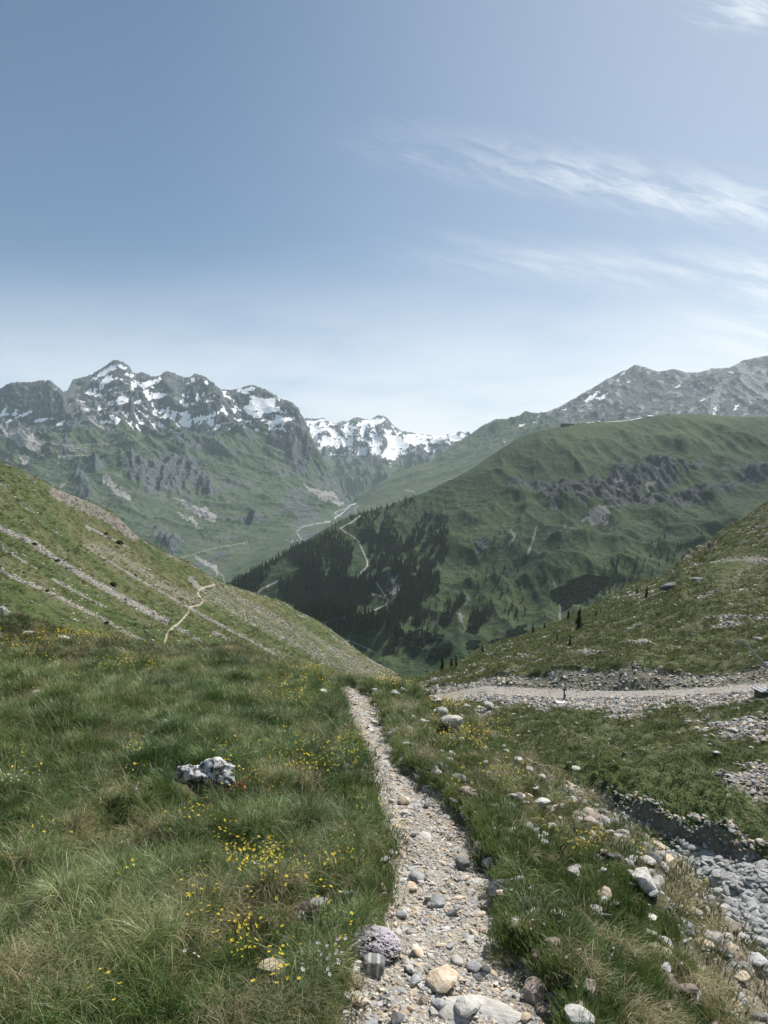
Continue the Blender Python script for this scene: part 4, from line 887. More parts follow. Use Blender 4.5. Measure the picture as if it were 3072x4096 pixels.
W = {
 'g': base * P4 * np.clip(.55 + P2 * .8 + bright * .8, .1, 2) * (1 - herbz * .7) * (1 - edge * .85) * (leftb * .86 + .14),
 'l': base * leftb * np.clip(.45 + P1 * 1.5 - bright * .5, .04, 1.5) * (1 - herbz * .8) + base * (1 - leftb) * np.clip(P3 * 1.4, 0, 1) * .35,
 'd': base * np.clip(P3 * 1.8 - .18 + edge * .45 + .35 * leftb * sstep(cpy, 3500, 3950), 0, 1.3) * (1 - bright * .8) + base * .02,
 'c': base * P4 * carp * (1 - herbz),
 't': base * keep2 * sway * (leftb * .9 + .10) * np.clip(.3 + P2 * 1.6 + P3, .02, 2) * (1 - herbz * .8) * (1 - bright * .4), 'tw': base * keep2 * sway * (leftb * .8 + .45) * np.clip(P3 * 2.4 + .35 * sstep(cpy, 3500, 3950), .01, 2) * (1 - bright * .9),
 'h': base * (herbz * 1.6 + .16 + edge * .5),
}
def scat(wk, n, lo, num, s0, s1, seed, biased, ybias=-.5, pw=.35):
    p, (i, j) = scatter(gN, n, W[wk], seed); r = np.random.default_rng(seed + 1)
    rz = r.random(n) * 2 * pi
    if biased: rz = np.where(r.random(n) < biased, ybias + r.normal(size=n) * .55, rz)
    rot = np.stack([r.normal(size=n) * .12, r.normal(size=n) * .12, rz], -1)
    s = (s0 + (s1 - s0) * r.random(n) ** 1.5) * np.clip(p[:, 1] / 3.0, .8, 5) ** pw
    return p, rot, np.stack([s, s, s * (.8 + .4 * r.random(n))], -1), lo + r.integers(0, num, n)
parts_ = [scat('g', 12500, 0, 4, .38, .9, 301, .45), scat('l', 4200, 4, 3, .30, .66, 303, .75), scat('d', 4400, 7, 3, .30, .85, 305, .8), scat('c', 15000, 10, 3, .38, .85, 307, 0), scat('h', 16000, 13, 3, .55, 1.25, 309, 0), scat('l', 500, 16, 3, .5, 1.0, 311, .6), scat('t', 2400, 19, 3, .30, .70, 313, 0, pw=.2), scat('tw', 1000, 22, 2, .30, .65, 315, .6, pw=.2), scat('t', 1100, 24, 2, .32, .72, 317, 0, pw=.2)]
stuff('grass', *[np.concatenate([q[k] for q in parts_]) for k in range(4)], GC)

# grass on the slopes across the gully
tf = [tuft_mesh('tf%d' % i, m_far_tuft, 120 + i, 16, .06, .16, .016, .11, 1.1, .3, 2, .5) for i in range(3)]
FC = proto_collection('slope_tufts', tf)
vs = visible(gN, 3); fi = inframe(gN, 20)
hs = (rest & fi & vs & (c2(R if False else gN.R) > 8.9)).astype(float)
sc_ = c2(np.clip(scree, 0, 1)); cl_ = c2(left)
wt = hs * A * (1 - sstep(sc_, .25, .55)) * np.clip(30 / cy, .02, 1) ** 1.7 * (1 - cl_ * .75) * np.clip(.6 + fbm(cX * .5, cy * .4, 3, 210) * 1.6, .05, 2)
p, (i, j) = scatter(gN, 34000, wt, 401); r = np.random.default_rng(402); n = len(p)
s = (1.0 + 1.3 * r.random(n)) * np.clip(p[:, 1] / 35, .7, 3.2) ** .7
stuff('slope_grass', p, np.stack([r.normal(size=n) * .2, r.normal(size=n) * .2, r.random(n) * 6.3], -1), np.stack([s, s, s * .8], -1), r.integers(0, 3, n), FC)

# ------------------------------------------------------------------ flowers
def flower_v(c, rad, n=5, seed=0, cup=.35):
    r = np.random.default_rng(seed); V = [tuple(c)]; Fc = []; a0 = r.random() * 6
    tx, ty = r.normal() * .3, r.normal() * .3 - .25
    for k in range(n):
        a = a0 + k * 2 * pi / n
        for da, rr in ((-.42, .8), (0, 1.0), (.42, .8)):
            x, y = cos(a + da) * rad * rr, sin(a + da) * rad * rr; V.append((c[0] + x, c[1] + y, c[2] + rad * cup + x * tx + y * ty))
    for k in range(n): q = 1 + 3 * k; Fc.append((0, q, q + 1, q + 2))
    return V, Fc
def stems_mesh(name, heads, mat):
    mb = MB()
    for (x, y, z) in heads: mb.tube((x * .6, y * .6, -.01), (x, y, z), .0011, .0008, 3)
    return mb.mesh(name, mat)
def heads_mesh(name, heads, rad, mat, seed=0):
    V = []; Fc = []
    for k, h in enumerate(heads):
        v_, f_ = flower_v(h, rad * (.8 + .4 * ((k * 37) % 10) / 10), 5, seed + k); b0 = len(V); V += v_; Fc += [tuple(b0 + t for t in q) for q in f_]
    me = bpy.data.meshes.new(name); me.from_pydata(V, [], Fc); me.materials.append(mat); me.update(); return me
def head_set(seed, n, rad, h0, h1):
    r = np.random.default_rng(seed); return [(rad * r.normal() * .6, rad * r.normal() * .6, h0 + (h1 - h0) * r.random()) for _ in range(n)]
FL = [(300, 2575, 190, 30), (120, 2650, 90, 30), (560, 2700, 130, 25), (560, 3045, 70, 20), (880, 3050, 60, 15), (930, 3170, 110, 40), (1240, 2715, 60, 30), (1560, 2745, 90, 22), (1160, 2800, 60, 50), (790, 3350, 120, 60), (930, 3470, 130, 70), (780, 3680, 110, 40), (1080, 3560, 70, 70), (1030, 3520, 60, 60), (960, 3840, 70, 50), (1240, 3650, 90, 90), (1120, 3950, 110, 70), (1350, 3480, 60, 60), (1130, 3480, 80, 50), (60, 3130, 60, 50), (1570, 3330, 30, 60), (1790, 2850, 70, 40), (1850, 2990, 100, 60), (2000, 3180, 80, 50), (2350, 3420, 70, 50), (2600, 3480, 80, 60), (2770, 3600, 60, 80), (1420, 3020, 60, 80), (1180, 3100, 150, 70), (1380, 3860, 30, 80)]
wf = np.zeros(cpx.shape)
for (a, b_, sa, sb) in FL: wf += np.exp(-((cpx - a) / sa) ** 2 - ((cpy - b_) / sb) ** 2)
wf = wf * np.clip(.4 + fbm(cX * 9, cy * 9, 2, 220) * 2.2, 0, 2) + .006
wf = fgc * offc * A * wf * np.clip(3 / cy, .1, 1.3) ** 1.0
FLP = []
for k in range(4):
    hs_ = head_set(500 + k, 3 + k, .035, .06, .14); v1 = heads_mesh('yf%d' % k, hs_, .0062, m_yel, k); FLP.append(v1)
YC = proto_collection('yellow_flowers', FLP)
p, _ = scatter(gN, 800, wf, 501); n = len(p); r = np.random.default_rng(502)
p[:, 2] += .02; s = (.6 + .6 * r.random(n)) * np.clip(p[:, 1] / 4, .9, 2.2) ** .5
stuff('yellow_flowers', p, np.stack([r.normal(size=n) * .2 - .2, r.normal(size=n) * .2, r.random(n) * 6.3], -1), np.stack([s, s, s], -1), r.integers(0, 4, n), YC)
wfw = fgc * offc * A * (.006 + np.exp(-((cpx - 60) / 60) ** 2 - ((cpy - 3170) / 25) ** 2) + .8 * np.exp(-((cpx - 1330) / 60) ** 2 - ((cpy - 3900) / 70) ** 2) + .2 * (1 - leftb) * edge) * np.clip(3 / cy, .1, 1.3)
wp = [heads_mesh('wf%d' % k, head_set(520 + k, 3, .03, .03, .08), .0055, m_whi, 40 + k) for k in range(3)]
p, _ = scatter(gN, 170, wfw, 521); n = len(p); p[:, 2] += .02; s = .8 + .6 * r.random(n)
stuff('white_flowers', p, np.stack([r.normal(size=n) * .2 - .2, r.normal(size=n) * .2, r.random(n) * 6.3], -1), np.stack([s, s, s], -1), r.integers(0, 3, n), proto_collection('white_flowers', wp))

# ------------------------------------------------------------------ stones
def rock_mat(name, ca, cb, cc_, sc=14.0, lich=.0, stripes=False, rough=.85):
    m, b = new_mat(name); tc_ = b.n('ShaderNodeTexCoord'); oi = b.n('ShaderNodeObjectInfo'); g = b.n('ShaderNodeNewGeometry'); P = g.outputs['Position']
    nf = b.noise(P, sc * 3, 5, .7); nm = b.noise(P, sc, 4, .6, .6)
    c = b.mix(b.ramp(nm, .35, .65), ca, cb); c = b.mix(b.ramp(nf, .52, .72), c, cc_)
    k = b.m('MULTIPLY_ADD', oi.outputs['Random'], .5, .75); vm = b.n('ShaderNodeVectorMath', operation='SCALE'); b.put(vm.inputs[0], c); b.put(vm.inputs['Scale'], k); c = vm.outputs[0]
    if lich: c = b.mix(b.ramp(nf, .50 - lich * .1, .56), c, (.06, .06, .06, 1))
    if stripes:
        wv = b.n('ShaderNodeTexWave', i_Vector=tc_.outputs['Object'], i_Scale=.42); wv.wave_type = 'BANDS'; wv.bands_direction = 'X'; wv.inputs['Distortion'].default_value = .7
        c = b.mix(b.ramp(wv.outputs['Fac'], .72, .82), c, (.40, .39, .34, 1))
    finish(b, c, rough, .3, b.m('ADD', nf, nm), .012, .7); return m
MR = {'pale': rock_mat('pale_stone', (.38, .365, .335, 1), (.50, .48, .44, 1), (.25, .24, .22, 1), 11),
      'grey': rock_mat('grey_stone', (.27, .28, .28, 1), (.40, .40, .39, 1), (.18, .18, .18, 1)),
      'dark': rock_mat('dark_stone', (.11, .115, .12, 1), (.19, .19, .185, 1), (.07, .07, .07, 1)),
      'tan': rock_mat('tan_stone', (.50, .40, .29, 1), (.60, .51, .40, 1), (.32, .25, .18, 1)),
      'brown': rock_mat('brown_stone', (.20, .165, .135, 1), (.31, .26, .215, 1), (.12, .10, .085, 1)),
      'lichen': rock_mat('lichen_stone', (.50, .50, .49, 1), (.66, .66, .64, 1), (.20, .20, .20, 1), 9, .5),
      'striped': rock_mat('striped_stone', (.15, .16, .165, 1), (.20, .21, .21, 1), (.10, .10, .105, 1), 20, 0, True),
      'creek': rock_mat('creek_stone', (.27, .275, .275, 1), (.38, .38, .37, 1), (.19, .19, .19, 1), 5)}
import bmesh
def ico(sub):
    bm = bmesh.new(); bmesh.ops.create_icosphere(bm, subdivisions=sub, radius=1); V = np.array([v.co[:] for v in bm.verts]); Fc = np.array([[v.index for v in f.verts] for f in bm.faces]); bm.free(); return V, Fc
ICO = {k: ico(k) for k in (2, 3, 4)}
def rock_v(seed, sub=3, planes=11, flatz=.6, rough=.05, rnd=.12, dims=(1, 1, 1), blocky=False):
    r = np.random.default_rng(seed); V, Fc = ICO[sub]
    Nn = r.normal(size=(planes, 3)); Nn /= np.linalg.norm(Nn, axis=1)[:, None]; H = .62 + .33 * r.random(planes)
    if blocky: Nn = np.vstack([np.eye(3), -np.eye(3), Nn[:4]]) + r.normal(size=(10, 3)) * .09; Nn /= np.linalg.norm(Nn, axis=1)[:, None]; H = np.array([.8, .8, .75, .8, .8, .75, .95, .95, .98, .98])
    dt = V @ Nn.T; rad = np.min(np.where(dt > .02, H / np.maximum(dt, .02), 9), axis=1); rad = np.minimum(rad, 1.15)
    rad = rad * (1 - rnd) + rnd * .8
    nz_ = fbm(V[:, 0] * 2.3 + seed, V[:, 1] * 2.3 + V[:, 2] * 1.7, 4, seed % 50)
    rad = rad * (1 + rough * nz_ * 2)
    return V * rad[:, None] * np.array([1, 1, flatz]) * np.array(dims), Fc
def rock_me(name, mat, seed, smooth=False, **k):
    V, Fc = rock_v(seed, **k); return mesh_np(name, V, Fc, mat, smooth)
STY = {}
for key in ('pale', 'grey', 'dark', 'tan', 'brown', 'creek', 'lichen', 'striped'):
    STY[key, 'slab'] = [rock_me('stone_slab', MR[key], 600 + i, flatz=.34, planes=13, rough=.04, rnd=.05) for i in range(3)]
    STY[key, 'chunk'] = [rock_me('stone_chunk', MR[key], 620 + i, flatz=.75, planes=12, rnd=.06, rough=.09) for i in range(4)]
    STY[key, 'round'] = [rock_me('stone_round', MR[key], 640 + i, True, flatz=.7, planes=16, rough=.06, rnd=.45) for i in range(3)]
STY['striped', 'block'] = [rock_me('stone_block', MR['striped'], 660, sub=4, flatz=.8, rough=.012, rnd=.02, blocky=True)]
STY['dark', 'block'] = [rock_me('stone_block', MR['dark'], 661, sub=4, flatz=.85, rough=.02, rnd=.06, blocky=True)]
STY['tan', 'block'] = [rock_me('stone_block', MR['tan'], 662, sub=4, flatz=.6, rough=.02, rnd=.03, blocky=True)]
STY['brown', 'block'] = [rock_me('stone_block', MR['brown'], 663, sub=4, flatz=.6, rough=.02, rnd=.03, blocky=True)]
NST = 0
def stone(px_, py_, wpx, hpx, col, sty, label, group=None, rz=None, tilt=0.0, seed=None, sink=.25, cat='stone', name='stone'):
    global NST
    p = hit(gN, px_, py_ + hpx * .28); r = random.Random(seed if seed is not None else int(px_ * 7 + py_)); w_ = wpx / F * p[1] / 2; h_ = hpx / F * p[1] / 2
    me = r.choice(STY[col, sty]); fz = {'slab': .34, 'chunk': .75, 'round': .7, 'block': .7}[sty]
    o = link(name, me, None, (p[0], p[1] + w_ * .2, p[2] + h_ * (1 - sink * 2)), (tilt + r.uniform(-.15, .15), r.uniform(-.2, .2), r.uniform(0, 6.3) if rz is None else rz))
    sv = 1.0 / math.hypot(1.0, p[1] / (EYE - p[2])); dep = min(max(h_ / sv * .9, w_ * .55), w_ * 1.15)
    hz_ = w_ * .5 if sty == 'slab' else max(h_ * 1.15, w_ * .4)
    if sty == 'slab': o.location.z = p[2] - w_ * .07; o.rotation_euler.x *= .5; o.rotation_euler.y *= .5; o.rotation_euler.z = r.uniform(-.35, .35)
    o.scale = (w_ * 1.15, dep, hz_)
    tag(o, label, cat, group); NST += 1; return o
ST = [q[:5] + ('chunk',) + q[6:] if (q[5] == 'round' and q[0] > 1880 and q[4] != 'dark') else q for q in ST]
for q in ST: stone(*q)
# big lumpy lichen rock in the left meadow
def merged_rocks(name, mat, specs, smooth=True, sub=4):
    Vs, Fs, o_ = [], [], 0
    for seed, c, d in specs:
        V, Fc = rock_v(seed, sub=sub, planes=18, flatz=1.0, rough=.13, rnd=.3, dims=d); Vs.append(V + np.array(c)); Fs.append(Fc + o_); o_ += len(V)
    return mesh_np(name, np.vstack(Vs), np.vstack(Fs), mat, smooth)
p = hit(gN, 810, 3118); k = p[1] / F; p[2] += 12 * k
o = link('rock_outcrop', merged_rocks('rock_outcrop', MR['lichen'], [(71, (-50 * k, 0, 8 * k), (84 * k, 60 * k, 44 * k)), (74, (-2 * k, .01, 4 * k), (60 * k, 60 * k, 34 * k)), (72, (42 * k, .03, 16 * k), (84 * k, 60 * k, 52 * k)), (73, (98 * k, -.02, -8 * k), (42 * k, 40 * k, 36 * k))]), None, p)
tag(o, 'two lumped white lichen spotted rock poking out of the left meadow', 'rock')
for (a, b_, w_, h_, nm, lb) in [(2683, 2345, 70, 40, 'dark', 'dark rock outcrop on the right slope near the grassy ridge'), (2788, 2315, 46, 22, 'dark', 'smaller dark outcrop right of the bigger one near the ridge'), (3037, 2556, 30, 26, 'pale', 'lone pale boulder on the right slope above the lance'), (2935, 2918, 30, 18, 'pale', 'pale block lying on the slope below the track at the right'),
                                (2308, 3075, 34, 14, 'pale', 'thin pale stone lying alone on the green slope across the gully'), (1958, 2818, 40, 30, 'pale', 'pale rock sticking out of the bank under the track'), (2868, 3010, 26, 14, 'grey', 'grey stone on the stony slope across the gully'), (1870, 2825, 26, 18, 'grey', 'grey rock in the bank under the left end of the track')]:
    stone(a, b_, w_, h_, nm, 'chunk', lb, cat='rock' if 'outcrop' in lb else 'stone')
# smaller individuals in groups
LBN = {}
SZ = lambda s: 'tiny' if s < 20 else 'small' if s < 32 else 'medium' if s < 46 else 'larger'
SHN = {'slab': 'flat', 'chunk': 'angular', 'round': 'rounded'}
def lab_trail(a, b_, s, col, sy):
    q = (a - np.interp(b_, tp[:, 1], tp[:, 0])) / np.interp(b_, tp[:, 1], tp[:, 2]); sd_ = 'left edge' if q < -.6 else 'left half' if q < -.2 else 'middle' if q < .2 else 'right half' if q < .6 else 'right edge'
    an = [(2840, 'near the crest'), (2975, 'below the bluish flat stone'), (3110, 'just below the dark step stone'), (3250, 'by the pinkish stone'), (3400, 'above the dark cube stone'), (3540, 'level with the dark cube stone'), (3660, 'above the kite slab'), (3780, 'just below the kite slab'), (3900, 'level with the striped stone'), (4000, 'by the reddish craggy rock'), (9999, 'beside the broad pale rock')]
    return '%s %s %s stone, %s of the trail, %s' % (SZ(s), col.replace('pale', 'cream'), SHN[sy], sd_, next(t for y, t in an if b_ < y))
def lab_creek(a, b_, s, col, sy):
    return '%s %s cobble in the %s of the creek bed, %s' % (SZ(s * .8), SHN[sy], 'upper end' if b_ < 3500 else 'upper half' if b_ < 3600 else 'lower half' if b_ < 3730 else 'lowest part', 'by the grassy rim' if a < 2860 + (b_ - 3500) * .45 else 'near the photo edge' if a > 3010 else 'in mid bed')
def lab_bank(a, b_, s, col, sy):
    an = [(3050, 'near the large cream boulder'), (3200, 'along the upper rim'), (3330, 'by the brown broken ledge'), (3480, 'above the pinkish white rock'), (3620, 'level with the pinkish white rock'), (3800, 'by the pale wedge boulder'), (9999, 'near the cream loaf shaped stone')]
    return '%s %s %s stone on the right bank %s' % (SZ(s), col.replace('pale', 'cream'), SHN[sy], next(t for y, t in an if b_ < y))
def many(n, poly, dens, cols_, stys, s0, s1, label, group, seed, minsep=14, sink=.3):
    r = np.random.default_rng(seed); put = []; poly = np.array(poly, float); lo, hi = poly.min(0), poly.max(0); t = 0
    while len(put) < n and t < 20000:
        t += 1; a, b_ = lo + (hi - lo) * r.random(2)
        if not poly_mask(np.array([[a]]), np.array([[b_]]), poly)[0, 0]: continue
        if any(abs(a - q[0]) < minsep and abs(b_ - q[1]) < minsep * .6 for q in put): continue
        put.append((a, b_)); s = (s0 + (s1 - s0) * r.random() ** 2.2) * (dens(a, b_) if dens else 1)
        ci = int(r.integers(len(cols_)))
        sy = stys[int(r.integers(len(stys)))]; lb = label(a, b_, s, cols_[ci], sy); LBN[lb] = LBN.get(lb, 0) + 1
        stone(a, b_, s, s * (.45 + .35 * r.random()), cols_[ci], sy, lb, group, seed=int(a * 13 + b_), sink=sink)
many(78, [(1400, 4080), (1500, 3900), (1640, 3750), (1600, 3480), (1570, 3250), (1480, 3000), (1400, 2780), (1450, 2780), (1560, 3000), (1700, 3200), (1840, 3400), (1930, 3600), (2000, 3850), (2150, 4080)], lambda a, b_: .45 + .75 * (b_ - 2750) / 1350, ['pale', 'grey', 'tan', 'pale', 'tan', 'grey', 'dark'], ['slab', 'chunk', 'slab'], 15, 44, lab_trail, 'small stones on the trail', 801)
many(58, [(2780, 3480), (3068, 3530), (3068, 3900), (3000, 3830), (2900, 3660), (2830, 3550)], lambda a, b_: .6 + .6 * (b_ - 3400) / 450, ['creek'], ['chunk', 'chunk', 'round'], 28, 66, lab_creek, 'cobbles in the creek bed', 802, 20, .15)
many(30, [(1850, 2930), (2150, 3130), (2450, 3320), (2700, 3570), (3000, 3960), (2900, 4060), (2500, 3700), (2200, 3400), (1950, 3150), (1800, 3000)], lambda a, b_: 1, ['pale', 'grey', 'pale', 'brown'], ['slab', 'chunk'], 14, 34, lab_bank, 'small stones on the right bank', 803)
print('stones', NST)

# gravel and stone litter as stuff
RC = proto_collection('litter', [rock_me('lt%d' % i, MR[c_], 700 + i, sub=2, flatz=.42, planes=8, rnd=.0) for i, c_ in enumerate(['pale', 'grey', 'tan', 'dark', 'pale', 'grey', 'brown', 'creek', 'creek', 'creek', 'tan', 'pale', 'pale', 'grey'])])
def litter(name, n, wgt, s0, s1, seed, lo=0, num=7, grow=0.0, pw=2.5, dref=10.0, up_=.2):
    p, _ = scatter(gN, n, wgt, seed); r = np.random.default_rng(seed + 3)
    s = (s0 + (s1 - s0) * r.random(n) ** pw) * (np.maximum(p[:, 1] / dref, .5) ** grow if grow else 1)
    p[:, 2] += s * up_
    return stuff(name, p, np.stack([r.normal(size=n) * .35, r.normal(size=n) * .35, r.random(n) * 6.3], -1), np.stack([s * (.7 + .6 * r.random(n)), s * (.7 + .4 * r.random(n)), s], -1), lo + r.integers(0, num, n), RC)
pw_ = is_path.astype(float) * fr_ * vis * A * np.clip(3 / cy, .2, 1.5)
litter('gravel', 26000, pw_ * np.clip(.5 + fbm(cX * 5, cy * 5, 2, 230) * 1.5, .05, 2), .002, .0115, 811, 10, 4, grow=.5, dref=3.0)
litter('gravel_stones', 600, pw_, .008, .034, 812, 10, 4, grow=.4, dref=4.0, pw=3.5)
edgew = fgc * offc * A * (edge * np.clip(.3 + P3 * 2, 0, 2) + .04 * (1 - leftb) + .05 * np.exp(-c2(tdist) * 8))
litter('bank_stones', 2600, edgew, .006, .055, 813, pw=3.6)
crw = (is_creek & (cpx > 2350) & (cpx < 3900)).astype(float)
litter('creek_cobbles', 13000, crw * A * (is_creek * 1.0), .035, .17, 815, 7, 3, up_=.5, pw=2.4)
scw = (rest & fi & vs).astype(float) * sstep(sc_, .15, .6) * (cellR > 8.0)
litter('slope_stones', 24000, (scw * (1 - cl_) + .03 * hs * (1 - cl_)) * (1 - .85 * (cellR < 9.4)) * (1 - .55 * ((cellR > 11.9) & (cellR < 13.1))) * A * np.clip(40 / cy, .05, 1.5) ** 1.5, .03, .17, 816, 1, 6, grow=.6, dref=45.0, pw=3.5)
litter('scree_stones', 15000, (scw * cl_ + .06 * hs * cl_) * A * np.clip(100 / cy, .2, 1.5), .05, .24, 817, 0, 7, pw=3.5)
bkw = ((cellR > 7.9) & (cellR < 9.05) & (cpx > 2350) & (cpx < 3900) & ~is_creek).astype(float) * A
litter('bank_gravel', 2600, bkw, .015, .10, 819, 1, 6, pw=3.0, up_=.1)
trw = is_track.astype(float) * fi * A
litter('track_stones', 1500, trw, .02, .08, 818)

# ------------------------------------------------------------------ distinct plants near the trail
def tussock(px_, py_, wpx, kind, label, rz, seed):
    p = hit(gN, px_, py_); s = wpx / F * p[1] / .34
    root = bpy.data.objects.new('grass_tussock', None); COL.objects.link(root); root.location = p; root.rotation_euler = (0, 0, rz); root.scale = (s, s, s * .85)
    tag(root, label, 'grass tussock', 'grass tussocks along the trail')
    mg, md_ = (90, 60) if kind != 'dry' else (40, 110)
    link('green_blades', tuft_mesh('green_blades', m_green, seed, mg, .10, .24, .0034, .08, 1.4, .35, 5), root)
    link('straw_blades', tuft_mesh('straw_blades', m_straw, seed + 1, md_ if kind != 'green' else 18, .12, .30, .0028, .07, 1.8, .7, 5), root)
for i, q in enumerate([
 (1935, 3440, 170, 'mixed', 'dark tussock hanging over the bank above the cube stone'), (1990, 3850, 150, 'mixed', 'tussock overhanging the dark rounded rock at the right trail edge'),
 (1190, 3440, 230, 'dry', 'long straw coloured tussock arching over the left meadow beside the trail'), (1330, 3330, 170, 'mixed', 'green and straw tussock at the left trail edge half way down'),
 (1000, 2960, 230, 'green', 'tall dark green tussock in the left meadow above the lichen rock'), (1120, 2900, 180, 'dry', 'straw topped tussock near the upper trail on the left'),
 (900, 4060, 300, 'dry', 'big pale straw tussock at the bottom of the left meadow'), (640, 3600, 200, 'dry', 'pale dry tussock in the middle of the lower left meadow'),
 (230, 3560, 260, 'green', 'broad dark tussock at the left edge of the lower meadow'), (420, 3200, 220, 'dry', 'straw tussock left of the lichen rock'),
 (2490, 3830, 230, 'dry', 'large pale tussock fanning out on the lower right bank'), (2870, 3960, 170, 'dry', 'yellowish tussock near the lower right edge'),
 (2110, 3440, 150, 'dry', 'dry tussock in the upper right bank'), (2170, 3460, 130, 'dry', 'straw tussock right beside the dry tussock in the upper right bank'),
 (1640, 2990, 110, 'green', 'bright green tussock on the right bank near the top of the trail'), (2060, 3350, 120, 'green', 'dark green tussock in the middle of the right bank'),
 (600, 2760, 170, 'green', 'fine bright green tussock high in the left meadow'), (350, 3880, 240, 'mixed', 'sprawling tussock in the lower left corner meadow')]):
    tussock(*q, random.uniform(-1.0, .1), 900 + 3 * i)

def cushion(px_, py_, wpx, hpx, petal, leafm, label, nfl, rad, seed, cat, name):
    p = hit(gN, px_, py_ + hpx * .4); k = p[1] / F; rx = wpx * k / 2; hz = hpx * k * .42; r = np.random.default_rng(seed)
    root = bpy.data.objects.new(name, None); COL.objects.link(root); root.location = p; tag(root, label, cat)
    V, Fc = ICO[3]; V = V * np.array([rx * .93, rx * .8, hz * .9]) * (1 + .16 * fbm(V[:, :1] * 3, V[:, 1:2] * 3 + V[:, 2:3] * 2, 3, seed)); link('mound', mesh_np('mound', V * .93, Fc, m_soil), root)
    Vl, Fl, Al = [], [], []; Vf, Ff = [], []
    for q in range(min(nfl * 7, 5200)):
        a = r.random() * 2 * pi; e = math.asin(r.random() ** .8); d = np.array([cos(a) * cos(e), sin(a) * cos(e), sin(e)]); c = d * np.array([rx, rx * .9, hz]) * (.92 + .1 * r.random())
        t = np.cross(d, r.normal(size=3)); t /= np.linalg.norm(t); L = .014 + .012 * r.random(); w_ = np.cross(d, t) * .0022; b0 = len(Vl)
        tip = c + (d * .8 + t * .5) * L; Vl += [c - w_, c + w_, tip + w_ * .3, tip - w_ * .3]; Fl.append((b0, b0 + 1, b0 + 2, b0 + 3)); Al += [r.random()] * 4
        if q < nfl:
            v_, f_ = flower_v(c + d * .014 + np.array([0, 0, .008]), rad * (.8 + .4 * r.random()), 5, int(r.integers(9999))); b0 = len(Vf); Vf += v_; Ff += [tuple(b0 + t_ for t_ in z) for z in f_]
    link('leaves', mesh_np('leaves', Vl, Fl, leafm, True, {'bc': ('FLOAT', np.array(Al))}), root)
    me = bpy.data.meshes.new('flowers'); me.from_pydata([tuple(v) for v in Vf], [], Ff); me.materials.append(petal); link('flowers', me, root)
cushion(1484, 3755, 205, 130, m_whi, m_herb, 'low cushion of tiny white flowers at the left trail edge above the striped stone', 1300, .0066, 950, 'flower cushion', 'flower_cushion')
cushion(1226, 3640, 80, 70, m_pur, m_herb, 'small cushion of dusky purple flowers beside the flat grey slab', 90, .0045, 951, 'flower cushion', 'flower_cushion')
cushion(955, 3150, 50, 60, m_red, m_herb, 'low plant with dark red leaves at the right end of the lichen rock', 70, .008, 952, 'red plant', 'red_plant')
for i, (a, b_, nh, lb) in enumerate([(800, 3330, 14, 'yellow flower clump in the meadow below the lichen rock'), (960, 3470, 16, 'largest yellow flower clump left of the long straw tussock'), (1060, 3520, 12, 'yellow flower clump between the straw tussock and the bare soil'), (780, 3680, 16, 'orange yellow flower clump above the lower meadow grass'), (1030, 3650, 8, 'yellow flower clump growing from a dark hollow'), (870, 3790, 12, 'yellow flower clump left of the tan stone'), (980, 3845, 14, 'yellow flower clump touching the left side of the tan stone'),
                                   (1100, 4020, 12, 'yellow flower clump below the tan stone'), (405, 4050, 5, 'few big yellow flowers at the bottom left'), (565, 3045, 12, 'yellow flower clump left of the lichen rock'), (930, 3170, 12, 'yellow flower clump below the right end of the lichen rock'), (1290, 3700, 8, 'yellow flowers between the purple cushion and the white cushion'), (1550, 2748, 14, 'yellow flower clump on the crest right of the trail'), (330, 3370, 5, 'three or four yellow flowers alone in the left meadow')]):
    p = hit(gN, a, b_ + 20); sc_f = max(.9, p[1] / 3.4) ** .6
    root = bpy.data.objects.new('flower_clump', None); COL.objects.link(root); root.location = p; root.scale = (sc_f,) * 3; tag(root, lb, 'flower clump', 'yellow flower clumps')
    hs_ = head_set(960 + i, nh, .09, .07, .15)
    link('petals', heads_mesh('petals', hs_, .0072, m_yel, i * 9), root); link('stems', stems_mesh('stems', hs_, m_stem), root)

